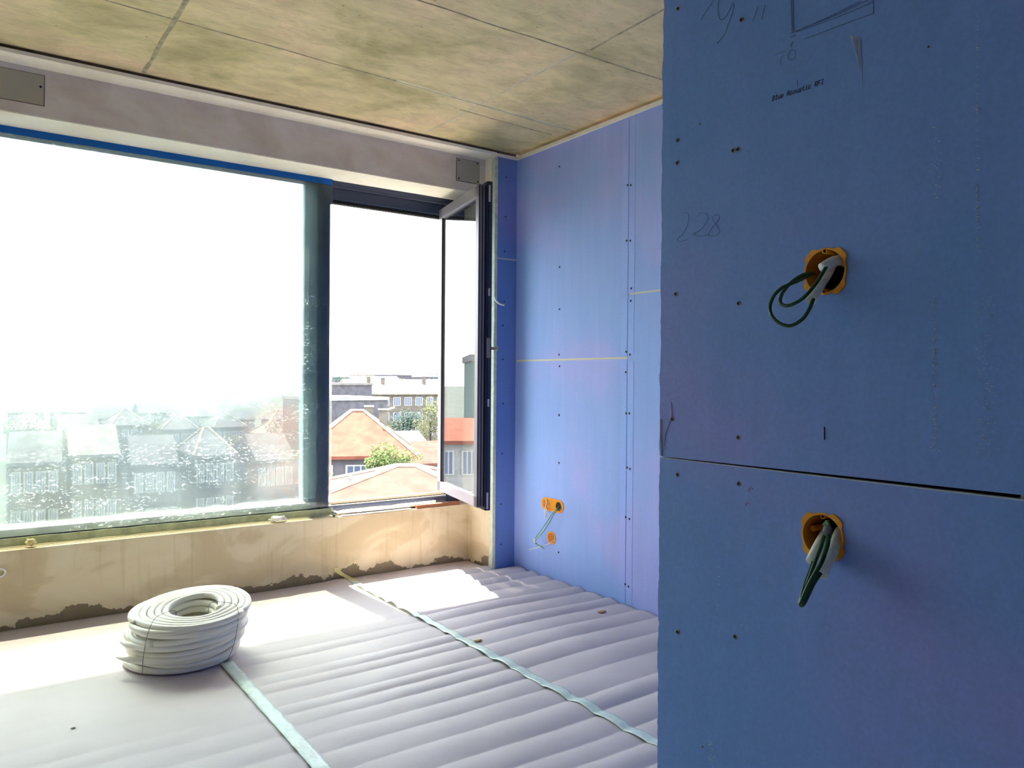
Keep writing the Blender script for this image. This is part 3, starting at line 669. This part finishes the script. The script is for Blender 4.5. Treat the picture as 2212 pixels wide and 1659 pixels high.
thing_mesh('tape_end', ribbon(catmull(P, 6), Vector((.035, 0, 0)), Vector((0, .001, .002))), M_yell, 'yellowish curled tape end climbing the cream wall below the window', 'tape')
def scrap(px, py, r, m, label):
    p = at(px, py, 2, ZF+.006); h = hR(p.x, p.y) if p.x > 1.96 else (hM(p.x, p.y) if p.x > .936 else hL(p.x, p.y))
    lump((p.x, p.y, h+.003), r, (1.2, .8, .16), m, 'debris_scrap', label, 'scrap', px*.1)
scrap(1300, 1320, .020, M_tan, 'small tan scrap on the rippled underlay near the blue wall')
scrap(1031, 1383, .017, M_tan, 'small tan scrap on the underlay in front of the sunlit patch')
scrap(158, 1566, .006, M_hole, 'tiny black speck on the underlay at the lower left')

# ------------------------------------------------------------------ pipe coil
CB = Vector((.792, 3.685, ZM+.010)); coil = empty('pipe_coil', CB, label='coil of milky white plastic pipe standing on the floor below the window', cat='pipe coil')
bm = bmesh.new(); TR = .0145; LAY = 8; rs = random.Random(5)
ztop = .255
pts = []; tilt = Vector((0, 0, 0))
def coil_pt(rad, a, lay, w1, w2):
    k = lay/(LAY-1)
    off = Vector((.030*k, -.045*k, 0)) + Vector((.012*math.sin(lay*2.1), .012*math.cos(lay*1.7), 0))
    sag = w1*math.sin(a+w2)*.007+.004*math.sin(2*a+lay)
    tl = .022*k*math.cos(a-0.9)+(.014*math.sin(a+2.2) if 2 < lay < 6 else 0)*1.0
    return CB + off + Vector((rad*math.cos(a), rad*math.sin(a)*1.03, TR + .0295*lay + sag*min(1, lay) + tl*min(1, lay/2)))
RAD = [.116, .1425, .169, .1955, .220]
base_r = [.004, .0, -.006, .010, .016, .004, .010, .014]
for lay in range(LAY):
    P = []
    n_per = 64; loops = len(RAD); w1 = rs.uniform(-1, 1); w2 = rs.uniform(0, 6)
    for i in range(n_per*loops):
        q = i/n_per; k = min(loops-1, q); lo_ = int(k); f = k-lo_
        f = max(0, (f-.8)/.2); r_ = RAD[lo_]*(1-f)+RAD[min(loops-1, lo_+1)]*f + base_r[lay]*(lo_/4)
        if lay % 2: pass
        P.append(coil_pt(r_+.002*math.sin(3*q*2+lay), 2*math.pi*q+lay*.8, lay, w1, w2))
    if lay in (3, 4):                                        # loose turn leaving the bundle on the left
        pass
    tube(bm, P, TR, 12)
# broad outer turns that wander between layers
for (a0, a1, z_a, z_b, rr) in [(3.3, 9.6, .070, .135, .238), (3.15, 8.6, .125, .160, .242), (3.0, 9.6, .195, .218, .236)]:
    P = []
    for i in range(111):
        t = i/110; a = a0+(a1-a0)*t; z = z_a+(z_b-z_a)*(.5-.5*math.cos(math.pi*t))
        k = z/ztop; rr2 = rr+.004*math.sin(5*t*math.pi)+((.050 if z_a < .1 else .03)*max(0, 1-t*12)**1.3 if z_a < .19 else 0)
        P.append(CB+Vector((.030*k, -.045*k, 0))+Vector((rr2*math.cos(a), rr2*1.02*math.sin(a), z+.012*math.cos(a-.9)*k)))
    tube(bm, P, lambda q: TR*.95*min(1, .15+q*22, .3+(1-q)*20), 12)
link('pipe', bm, M_pe, coil, True)
for ang in (-2.45, -0.92):                                # tie wires
    d = Vector((math.cos(ang), math.sin(ang), 0)); k0 = Vector((0, 0, 0))
    inner, outer = .100, .258; tp = .268 + .020*math.cos(ang-.9)
    top_off = Vector((.030, -.045, 0))
    P = [CB+d*(outer-.012)+Vector((0, 0, .010)), CB+d*(outer+.004)+top_off*.35+Vector((0, 0, tp*.35)), CB+d*(outer+.002)+top_off*.75+Vector((0, 0, tp*.75)), CB+top_off+d*(outer-.018)+Vector((0, 0, tp-.008)),
         CB+top_off+d*.2+Vector((0, 0, tp+.003)), CB+top_off+d*(inner+.006)+Vector((0, 0, tp-.006)), CB+top_off*.8+d*(inner-.002)+Vector((0, 0, tp*.75))]
    bm = bmesh.new(); tube(bm, catmull(P, 8), .0011, 6); link('tie_wire', bm, M_wire, coil, True)

# ------------------------------------------------------------------ near junction boxes
def jbox(c, rot, label, posts, side_post=None):
    y0, z0 = c; t = empty('junction_box', (XN, y0, z0), label=label, cat='junction box')
    def Pn(r, a, x): return Vector((XN+x, y0+r*math.cos(a), z0+r*math.sin(a)))
    bm = bmesh.new(); K = 96; inner = []; outer = []; outer2 = []
    for i in range(K):
        a = 2*math.pi*i/K; b = (a-rot-math.pi/4+math.pi/4) % (math.pi/2)-math.pi/4      # distance to the nearest lobe at 45+90k
        b = ((a-rot-math.pi/4+math.pi) % (math.pi/2)); b = min(b, math.pi/2-b)
        e = max(0, min(1, (.42-b)/.22)); e = e*e*(3-2*e); ro = .0362+e*.0058*(1/ max(.9, math.cos(b)))
        inner.append(bm.verts.new(Pn(.0332, a, -.0022))); outer.append(bm.verts.new(Pn(ro, a, -.0022))); outer2.append(bm.verts.new(Pn(ro+.0004, a, -.0001)))
    for i in range(K):
        j = (i+1) % K; bm.faces.new((inner[i], inner[j], outer[j], outer[i])); bm.faces.new((outer[i], outer[j], outer2[j], outer2[i]))
    link('flange', bm, M_orange, t)
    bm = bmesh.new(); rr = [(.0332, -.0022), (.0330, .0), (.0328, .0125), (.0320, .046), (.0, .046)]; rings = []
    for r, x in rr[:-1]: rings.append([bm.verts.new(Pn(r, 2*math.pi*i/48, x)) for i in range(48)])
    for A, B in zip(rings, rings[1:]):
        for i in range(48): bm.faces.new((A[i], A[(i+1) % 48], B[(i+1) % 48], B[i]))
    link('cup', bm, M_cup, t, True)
    bm = bmesh.new(); bm.faces.new([bm.verts.new(Pn(.0319, 2*math.pi*i/48, .0455)) for i in range(48)]); bmesh.ops.solidify(bm, geom=bm.faces[:], thickness=.001); link('cup_back', bm, M_dark, t)  # back painted black for the shade deep inside the cup
    for a in posts:
        bm = bmesh.new(); c_ = .0312
        P = [Vector((XN-.0030, y0+c_*math.cos(a), z0+c_*math.sin(a))), Vector((XN+.02, y0+c_*math.cos(a), z0+c_*math.sin(a)))]
        o = link('screw_post', pipe(P, .0040, .0026, 16), M_orange, t)
        bm.free(); bm = bmesh.new(); tube(bm, [P[0]+Vector((.003, 0, 0)), P[0]+Vector((.012, 0, 0))], .0027, 12); q = link('post_hole', bm, M_hole, o)
        q.location = (0, 0, 0) if False else q.location
    if side_post is not None:
        a = side_post; P = [Vector((XN+.012, y0+.026*math.cos(a), z0+.026*math.sin(a))), Vector((XN+.044, y0+.027*math.cos(a), z0+.027*math.sin(a)))]
        link('inner_post', pipe(P, .0048, .003, 16), M_orange, t)
    return t
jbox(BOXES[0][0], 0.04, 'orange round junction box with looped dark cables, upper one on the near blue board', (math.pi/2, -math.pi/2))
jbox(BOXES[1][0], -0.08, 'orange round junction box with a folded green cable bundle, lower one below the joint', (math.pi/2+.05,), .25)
def cr2(x, y): return (1600+x/5.927, 480+y/5.927)
def cr3(x, y): return (1640+x/5.923, 1060+y/5.923)
def path3(pts, conv): return [at(*conv(x, y), 0, XN+dx) for x, y, dx in pts]
# upper box
P = catmull(path3([(1420, 560, .040), (1340, 500, .022), (1240, 490, .006), (1140, 530, -.010), (1045, 590, -.022)], cr2), 8)
thing_mesh('conduit', pipe(P, .0084, .0072, 22), M_conduit, 'smooth white conduit end curving out of the upper orange box', 'conduit', smooth=True)
P = catmull(path3([(1160, 560, .036), (1090, 690, .012), (1010, 810, -.008), (895, 1010, -.034)], cr2), 8)
thing_mesh('conduit', pipe(P, .0080, .0068, 22, .0032), M_conduit, 'ribbed white conduit end pointing down out of the upper orange box', 'conduit', smooth=False)
bm = bmesh.new(); tube(bm, catmull(path3([(1150, 530, .004), (1085, 590, -.024), (960, 790, -.036), (800, 970, -.046), (640, 1060, -.052), (545, 1062, -.052), (505, 1010, -.050), (540, 900, -.044), (640, 780, -.034), (760, 690, -.018), (880, 650, .010), (960, 640, .034)], cr2), 10), .00285, 12)
thing_mesh('cable', bm, M_cable, 'dark green cable in the smaller inner loop at the upper orange box', 'cable', smooth=True)
bm = bmesh.new(); tube(bm, catmull(path3([(960, 900, -.014), (925, 1000, -.036), (880, 1110, -.046), (790, 1240, -.054), (640, 1325, -.060), (500, 1295, -.062), (400, 1200, -.062), (375, 1080, -.058), (420, 950, -.052), (520, 845, -.044), (640, 790, -.0365), (770, 735, -.020), (890, 670, .008), (965, 655, .036)], cr2), 10), .00285, 12)
thing_mesh('cable', bm, M_cable, 'dark green cable in the larger outer loop hanging from the upper orange box', 'cable', smooth=True)
# lower box
P = catmull(path3([(880, 500, .042), (800, 640, .010), (730, 770, -.012), (665, 910, -.030)], cr3), 8)
thing_mesh('conduit', pipe(P, .0086, .0074, 22), M_conduit, 'smooth white conduit end at the left of the lower orange box', 'conduit', smooth=True)
P = catmull(path3([(1040, 520, .036), (985, 650, .008), (930, 790, -.012), (860, 950, -.032), (800, 1080, -.048)], cr3), 8)
thing_mesh('conduit', pipe(P, .0088, .0076, 22, .0032), M_conduit, 'ribbed white conduit end at the right of the lower orange box', 'conduit', smooth=False)
bun = empty('cable_bundle', at(*cr3(540, 1455), 0, XN-.075), label='folded green cable bundle hanging out of the lower orange box', cat='cable')
bm = bmesh.new(); tube(bm, catmull(path3([(840, 560, -.004), (790, 720, -.026), (720, 900, -.046), (640, 1120, -.062), (570, 1300, -.074), (525, 1430, -.082), (545, 1465, -.083), (590, 1410, -.080), (690, 1200, -.066), (775, 1070, -.052), (800, 1030, -.044)], cr3), 8), .0030, 12); link('cable_strand', bm, M_cable, bun, True)
bm = bmesh.new(); tube(bm, catmull(path3([(890, 560, -.004), (870, 700, -.030), (800, 900, -.050), (720, 1050, -.062), (640, 1200, -.072), (560, 1380, -.0845), (535, 1440, -.088)], cr3), 8), .0036, 12); link('cable_strand', bm, M_cable, bun, True)
bm = bmesh.new(); tube(bm, catmull(path3([(690, 895, -.026), (640, 1040, -.052), (590, 1170, -.066), (552, 1300, -.077), (528, 1420, -.085)], cr3), 8), .0022, 12); link('cable_strand', bm, M_cable, bun, True)
bm = bmesh.new(); tube(bm, catmull(path3([(905, 600, -.006), (880, 520, .0), (890, 450, .004), (870, 395, .010), (830, 440, .012)], cr3), 8), .0030, 12); link('cable_core', bm, M_cable_l, bun, True, label='light green inner core at the fold')
bm = bmesh.new(); tube(bm, path3([(880, 470, -.001), (862, 560, -.010)], cr3), .0066, 10); link('tape_wrap', bm, mat('grey_wrap', (0.22, 0.25, 0.27), .6), bun, True)

# ------------------------------------------------------------------ small boxes and wires on the far wall
def capsule(c, hw, hh, label, n=2):
    t = empty('junction_box', (XR, c[0], c[1]), label=label, cat='junction box')
    def out(k, dx, n_=20):
        L = []
        for s, y in ((1, c[0]+hw-hh), (-1, c[0]-hw+hh)):
            for i in range(n_+1):
                a = -math.pi/2+math.pi*i/n_ if s == 1 else math.pi/2+math.pi*i/n_
                L.append(Vector((XR+dx, y+(hh+k)*math.cos(a), c[1]+(hh+k)*math.sin(a))))
        return L
    bm = bmesh.new(); rr = [[bm.verts.new(p) for p in out(k, dx)] for k, dx in ((.004, -.0003), (.004, -.004), (-.004, -.004), (-.006, -.001))]
    for A, B in zip(rr, rr[1:]):
        for i in range(len(A)): bm.faces.new((A[i], A[(i+1) % len(A)], B[(i+1) % len(A)], B[i]))
    link('flange', bm, M_orange_b, t)
    bm = bmesh.new(); bm.faces.new([bm.verts.new(p) for p in out(-.005, -.0012)]); link('back_plate', bm, M_orange, t)
    return t
cb1 = at(1193.5, 1091, 0, XR); t = capsule((cb1.y, cb1.z), .108, .036, 'wide orange box with trailing wires, upper one low on the far blue wall')
bm = bmesh.new()
for yy, r_ in ((cb1.y-.062, .027),):
    vs = [bm.verts.new((XR-.0022, yy+r_*math.cos(a*math.pi/10), cb1.z+r_*math.sin(a*math.pi/10))) for a in range(20)]; bm.faces.new(vs)
link('knockout', bm, M_dark, t)  # flat black disc painted as the dark of the hole
bm = bmesh.new(); vs = [bm.verts.new((XR-.0022, cb1.y+.068+.024*math.cos(a*math.pi/10), cb1.z+.028*math.sin(a*math.pi/10))) for a in range(20)]; bm.faces.new(vs); link('recess_disc', bm, mat('shaded_recess_orange', (.50, .17, .02), .6), t)  # flat brown disc: shade of the recess put into the colour
cb2 = at(1191.5, 1162, 0, XR); t = capsule((cb2.y, cb2.z), .037, .0365, 'small round orange box, lower one low on the far blue wall')
bm = bmesh.new(); vs = [bm.verts.new((XR-.0022, cb2.y+.028*math.cos(a*math.pi/10), cb2.z+.03*math.sin(a*math.pi/10))) for a in range(20)]; bm.faces.new(vs); link('recess_disc', bm, mat('shaded_recess_orange', (.50, .17, .02), .6), t)  # recess of the small box, its shade painted as a brown disc
def fp(pts): return catmull([at(x, y, 0, XR+dx) for x, y, dx in pts], 8)
gw = empty('cable', at(1153, 1168, 0, XR-.05), label='thin green cable pair drooping from the wide orange box', cat='cable')
bm = bmesh.new(); tube(bm, fp([(1208, 1094, -.004), (1194, 1108, -.03), (1183, 1125, -.04), (1167, 1148, -.05), (1155, 1166, -.055), (1160, 1175, -.05), (1175, 1185, -.045)]), .0030, 8); link('cable_strand', bm, M_cable_l, gw, True)
bm = bmesh.new(); tube(bm, fp([(1212, 1098, -.004), (1198, 1108, -.035), (1186, 1130, -.045), (1172, 1150, -.055), (1156, 1170, -.058), (1163, 1178, -.055), (1172, 1180, -.05)]), .0030, 8); link('cable_strand', bm, M_cable_l, gw, True)
bm = bmesh.new(); tube(bm, fp([(1155, 1163, -.057), (1155, 1168, -.058), (1157, 1172, -.057)]), .0062, 8); link('tape_wrap', bm, M_paper, gw, True)
bm = bmesh.new(); tube(bm, fp([(1180, 1077, -.004), (1180, 1090, -.02), (1177, 1104, -.03), (1177, 1120, -.03), (1181, 1108, -.02), (1180, 1098, -.008)]), .0034, 8)
thing_mesh('wire', bm, M_paper, 'short white wire loop over the wide orange box', 'wire', smooth=True)
bm = bmesh.new(); tube(bm, fp([(1197, 1166, -.004), (1186, 1174, -.012), (1170, 1180, -.03), (1156, 1184, -.035), (1143, 1187, -.04)]), .0020, 8)
thing_mesh('wire', bm, M_paper, 'thin pale wire sticking out of the small round orange box', 'wire', smooth=True)
# curl and pipe end
bm = bmesh.new(); tube(bm, catmull([at(x, y, 1, YB-d) for x, y, d in [(1068, 642, .002), (1072, 650, .012), (1080, 657, .02), (1089, 659, .022)]], 6), .006, 10)
thing_mesh('foam_bead', bm, M_paper, 'white curled strip sticking out at the edge of the blue return', 'strip', smooth=True)
c_ = at(-2, 1238, 1, YW-.02)
bm = bmesh.new(); tube(bm, [Vector((c_.x+.026*math.cos(a*math.pi/14), YW-.012-.005*math.sin(a*.4), c_.z+.020*math.sin(a*math.pi/14))) for a in range(28)], .0042, 10, closed=True)
thing_mesh('pipe_end', bm, M_conduit, 'white plastic ring on the cream wall at the left edge', 'pipe end', smooth=True)

# ------------------------------------------------------------------ the city outside
GZ = -22
OUT = dict(red=(0.155, 0.050, 0.032), red2=(0.13, 0.045, 0.035), grey=(0.085, 0.083, 0.095), beige=(0.12, 0.105, 0.085), pale=(0.16, 0.15, 0.14), roofb=(0.20, 0.17, 0.14), white=(0.26, 0.26, 0.25))
M_out = {k: mat('city_'+k, v, .9, noise_amt=.35, nscale=1.2, bump=.2, bscale=4) for k, v in OUT.items()}
M_win = mat('city_glass', (0.035, 0.055, 0.10), .25, spec=.6); M_wf = mat('city_window_frame', (0.28, 0.28, 0.27), .7)
M_leafs = [mat('leaf_'+n, c, .8, noise_amt=.4, nscale=.9) for n, c in (('blue_green', (0.030, 0.060, 0.050)), ('olive', (0.085, 0.095, 0.040)), ('fresh', (0.085, 0.125, 0.035)))]
M_bark = mat('bark', (0.05, 0.04, 0.03), .9)
M_ground = mat('city_ground', (0.055, 0.062, 0.060), .95, col2=(0.03, 0.045, 0.035), nscale=.05)
bm = bmesh.new(); vs = [bm.verts.new(v) for v in ((-1500, 12, GZ), (1500, 12, GZ), (1500, 2400, GZ), (-1500, 2400, GZ))]; bm.faces.new(vs); struct('ground', bm, M_ground)

def building(px, pe, Y, wd, dp, rot, roof, rh, wallm, roofm, label, group=None, rows=3, cols=5, chim=(), over=.5, x=None, zt=None, wsc=1.0, name='apartment_building', side=True):
    if x is None: c = at(px, pe, 1, Y); x, zt = c.x, c.z
    t = empty(name, (x, Y, GZ), label=label, cat='building', group=group); t.rotation_euler = (0, 0, rot)
    H = zt-GZ
    def add(nm, bm, m, par=None):
        bmesh.ops.recalc_face_normals(bm, faces=bm.faces[:]); me = bpy.data.meshes.new(nm); bm.to_mesh(me); bm.free(); me.materials.append(m)
        o = bpy.data.objects.new(nm, me); COL.objects.link(o); o.parent = par or t; return o
    add('walls', bx((-wd/2, 0, 0), (wd/2, dp, H)), wallm)
    bm = bmesh.new(); a, b, c0, d0 = -wd/2-over, wd/2+over, -over, dp+over
    if roof == 'flat': box(bm, (a+.3, c0+.3, H), (b-.3, d0-.3, H+rh))
    else:
        ins = (min(dp, wd)/2) if roof == 'hip' else 0
        V = [bm.verts.new(v) for v in ((a, c0, H), (b, c0, H), (b, d0, H), (a, d0, H), (a+ins, dp/2, H+rh), (b-ins, dp/2, H+rh), (a, c0, H-.25), (b, c0, H-.25), (b, d0, H-.25), (a, d0, H-.25))]
        for q in ((0, 1, 5, 4), (2, 3, 4, 5), (0, 4, 3), (1, 2, 5), (0, 6, 7, 1), (1, 7, 8, 2), (2, 8, 9, 3), (3, 9, 6, 0), (6, 9, 8, 7)): bm.faces.new([V[i] for i in q])
    ro = add('roof', bm, roofm)
    if roof == 'hip':
        bm = bmesh.new(); ins = min(dp, wd)/2
        for p, q in (((a, c0, H), (a+ins, dp/2, H+rh)), ((b, c0, H), (b-ins, dp/2, H+rh)), ((a, d0, H), (a+ins, dp/2, H+rh)), ((b, d0, H), (b-ins, dp/2, H+rh)), ((a+ins, dp/2, H+rh), (b-ins, dp/2, H+rh))):
            if (Vector(p)-Vector(q)).length > .1: tube(bm, [Vector(p), Vector(q)], .16, 6)
        add('ridge_tiles', bm, M_out['roofb'], ro)
    for (cx, cy, ch) in chim:
        bm = bmesh.new(); box(bm, (cx-.3, cy-.26, H+rh*.1), (cx+.3, cy+.26, H+rh+ch)); co = add('chimney', bm, M_out['beige'])
        add('chimney_cap', bx((cx-.4, cy-.36, H+rh+ch), (cx+.4, cy+.36, H+rh+ch+.12)), M_out['white'], co)
    fh = 3.0
    for r in range(rows):
        for c in range(cols):
            z = H-fh*(r+1)+.7; xx = -wd/2+wd*(c+.5)/cols; ww = min(wd/cols*.58, 1.9)*wsc
            bm = bmesh.new(); box(bm, (xx-ww/2-.1, -.06, z-.1), (xx+ww/2+.1, -.005, z+1.6)); fo = add('window', bm, M_wf)
            bm = bmesh.new(); n_ = 3
            for k in range(n_): box(bm, (xx-ww/2+ww*k/n_+.05, -.075, z), (xx-ww/2+ww*(k+1)/n_-.05, -.061, z+1.5))
            add('pane', bm, M_win, fo)
    return t
# seen through the open window
c = at(748, 978, 1, 56)
building(772, 984, 54, 8.0, 9, math.radians(-24), 'hip', 3.2, M_out['grey'], M_out['red'], 'grey house with red hipped roof at the lower left of the open window', rows=4, cols=3, chim=((2.0, 3.2, .1), (.9, 4.6, .3)), name='house')
building(862, 1092, 30, 8.0, 8, math.radians(-32), 'hip', 1.25, M_out['beige'], M_out['red2'], 'house with red tiled hip roof at the bottom of the open window view', rows=1, cols=3, chim=((-2.3, 3.4, -.55),), name='house')
building(985, 1088, 38, 5.0, 6, math.radians(12), 'hip', 1.7, M_out['beige'], M_out['red'], 'low red roofed house at the lower right of the open window view', rows=1, cols=3, chim=((-1.6, 1.6, -.3),), name='house')
building(925, 1000, 64, 8, 7, math.radians(-6), 'gable', 1.8, M_out['pale'], M_out['red2'], 'small red roofed house behind the green bush, beside the open sash', rows=1, cols=3, chim=((-2.5, 3, .2),), name='house')
building(868, 962, 74, 5, 7, math.radians(-10), 'gable', 1.3, M_out['pale'], M_out['white'], 'little house with white gable roof behind the red roofed house', rows=1, cols=3, chim=((-1, 3, .3),), name='house')
building(768, 865, 92, 9.3, 12, math.radians(4), 'flat', .4, M_out['grey'], M_out['white'], 'windowless grey block with stepped top behind the red roofed house', rows=0, cols=0)
building(757, 832, 107, 7.2, 8, math.radians(4), 'flat', .3, M_out['grey'], M_out['pale'], 'narrow grey rooftop block rising behind the windowless grey block', rows=0, cols=0)
building(905, 850, 135, 26, 13, math.radians(-3), 'gable', 2.8, M_out['beige'], M_out['roofb'], 'long apartment block with pale roof stretching behind the trees', rows=4, cols=11, chim=((-9, 4, .4), (-6, 4, .2), (3, 4, .5), (8, 4, .3)))
dist = [(728, 815, 300, 14, 'dark blue grey roofed block on the skyline at the left of the open window'), (772, 818, 320, 16, 'pale skyline block with dormers beside the dark roofed one'), (815, 822, 280, 18, 'low pale skyline block above the left end of the long roof'),
        (858, 818, 330, 20, 'wide white skyline block above the long pale roof'), (900, 812, 380, 22, 'tall pale skyline block near the open sash'), (938, 815, 300, 12, 'small pale skyline block right beside the open sash')]
for k, (a, b, Y, wd, lab) in enumerate(dist):
    building(a, b, Y, wd, 12, random.uniform(-.3, .3), ('gable', 'flat')[k % 2], 1.8, M_out[('pale', 'white', 'grey')[k % 3]], M_out[('grey', 'roofb', 'white')[k % 3]], lab, rows=2, cols=5)
# seen only as haze through the film, or mirrored in the sash
ORD = ('first', 'second', 'third', 'fourth', 'fifth', 'sixth', 'seventh')
for Y, pe, n_, rown in [(70, 985, 5, 'nearest'), (125, 925, 6, 'middle'), (190, 890, 7, 'farthest')]:
    for i in range(n_):
        px = 10+650*(i+.5)/n_
        building(px, pe+random.uniform(-8, 18), Y, Y*650/n_/1659*.6, 7, random.uniform(-.12, .12), random.choice(('hip', 'gable')), 2.2, M_out[random.choice(('grey', 'beige', 'grey'))], M_out[random.choice(('grey', 'grey', 'pale'))],
                 'hazy city building behind the plastic film, %s from the left in the %s row' % (ORD[i], rown), 'city buildings behind the plastic film', rows=2, cols=4, over=.2)
M_teal = mat('city_teal', (0.05, 0.10, 0.105), .9, noise_amt=.4, nscale=.8)
building(0, 0, 66, 8, 10, .05, 'flat', .6, M_teal, M_out['grey'], 'tall teal city block, mirrored in the right half of the open sash glass', rows=5, cols=4, x=-9.3, zt=1.6)
building(0, 0, 52, 3.2, 6, .1, 'gable', 1.4, M_out['white'], M_out['red'], 'pale red roofed house, mirrored in the left half of the open sash glass', rows=3, cols=2, x=-2.6, zt=-4.2)

def tree(px, pt, pb, Y, wd, m, label, n=900, name='tree', group=None):
    a = at(px, pt, 1, Y); b = at(px, pb, 1, Y); ht = a.z-b.z; cz = (a.z+b.z)/2; r = random.Random(px)
    t = empty(name, (a.x, Y, GZ), label=label, cat='tree', group=group)
    bm = bmesh.new(); bl = [(r.uniform(-.5, .5)*wd*.7, r.uniform(-.3, .3)*wd, r.uniform(-.45, .5)*ht*.7, r.uniform(.25, .42)) for _ in range(9)]+[(0, 0, 0, .5)]
    for i in range(n):
        x, y, z, s = r.choice(bl); u = Vector((r.gauss(0, 1), r.gauss(0, 1), r.gauss(0, 1))).normalized()*(r.random()**.33)
        p = Vector((x+u.x*wd*s*.9, y+u.y*wd*s*.9, cz-GZ+z+u.z*ht*s*.9)); s_ = wd*r.uniform(.02, .045)
        n1 = Vector((r.gauss(0, 1), r.gauss(0, 1), r.gauss(0, 1))).normalized(); n2 = n1.orthogonal().normalized()
        bm.faces.new([bm.verts.new(p+n1*s_), bm.verts.new(p+n2*s_*.7), bm.verts.new(p-n1*s_), bm.verts.new(p-n2*s_*.7)])
    me = bpy.data.meshes.new('foliage'); bm.to_mesh(me); bm.free(); me.materials.append(m); o = bpy.data.objects.new('foliage', me); COL.objects.link(o); o.parent = t
    bm = bmesh.new(); tube(bm, [Vector((0, 0, 0)), Vector((.1, 0, (cz-GZ)*.6)), Vector((0, 0, cz-GZ))], lambda q: wd*.06*(1-q*.6), 8)
    me = bpy.data.meshes.new('trunk'); bm.to_mesh(me); bm.free(); me.materials.append(M_bark); o = bpy.data.objects.new('trunk', me); COL.objects.link(o); o.parent = t
tree(872, 878, 945, 100, 5.0, M_leafs[0], 'dark blue green tree in front of the long apartment block', 1500)
tree(930, 868, 955, 92, 4.2, M_leafs[1], 'tall olive green tree right beside the open sash', 1500)
tree(905, 905, 955, 88, 2.6, M_leafs[1], 'small olive tree between the two larger trees', 700)
tree(838, 912, 945, 84, 1.8, M_leafs[2], 'little tree at the foot of the lamp post', 500)
tree(846, 957, 1022, 48, 3.0, M_leafs[2], 'bushy bright green tree among the red roofs', 1800)
tree(718, 1025, 1062, 46, 1.4, M_leafs[2], 'small green bush beside the mullion at the bottom of the view', 500)
tree(740, 813, 832, 200, 6, M_leafs[0], 'distant tree crown on the skyline above the grey block', 500)
tree(858, 818, 832, 220, 7, M_leafs[1], 'distant tree crown on the skyline above the long pale roof', 500)
for i in range(7): tree(40+95*i, 905+14*(i % 3), 960+12*(i % 3), 95, 3.3, M_leafs[i % 2], 'city tree smudged green behind the film, %s from the left' % ORD[i], 500, group='trees behind the plastic film')
a = at(827, 895, 1, 82); lp = empty('street_lamp', (a.x, 82, GZ), label='slim pale street lamp between the grey block and the trees', cat='street lamp')
bm = bmesh.new(); tube(bm, [Vector((0, 0, 0)), Vector((0, 0, a.z-GZ))], .10, 8); me = bpy.data.meshes.new('pole'); bm.to_mesh(me); bm.free(); me.materials.append(M_wf); o = bpy.data.objects.new('pole', me); COL.objects.link(o); o.parent = lp
bm = bmesh.new(); tube(bm, [Vector((0, 0, a.z-GZ)), Vector((.4, 0, a.z-GZ+.5)), Vector((1.5, 0, a.z-GZ+.8))], .13, 8); me = bpy.data.meshes.new('lamp_head'); bm.to_mesh(me); bm.free(); me.materials.append(M_wf); o = bpy.data.objects.new('lamp_head', me); COL.objects.link(o); o.parent = lp
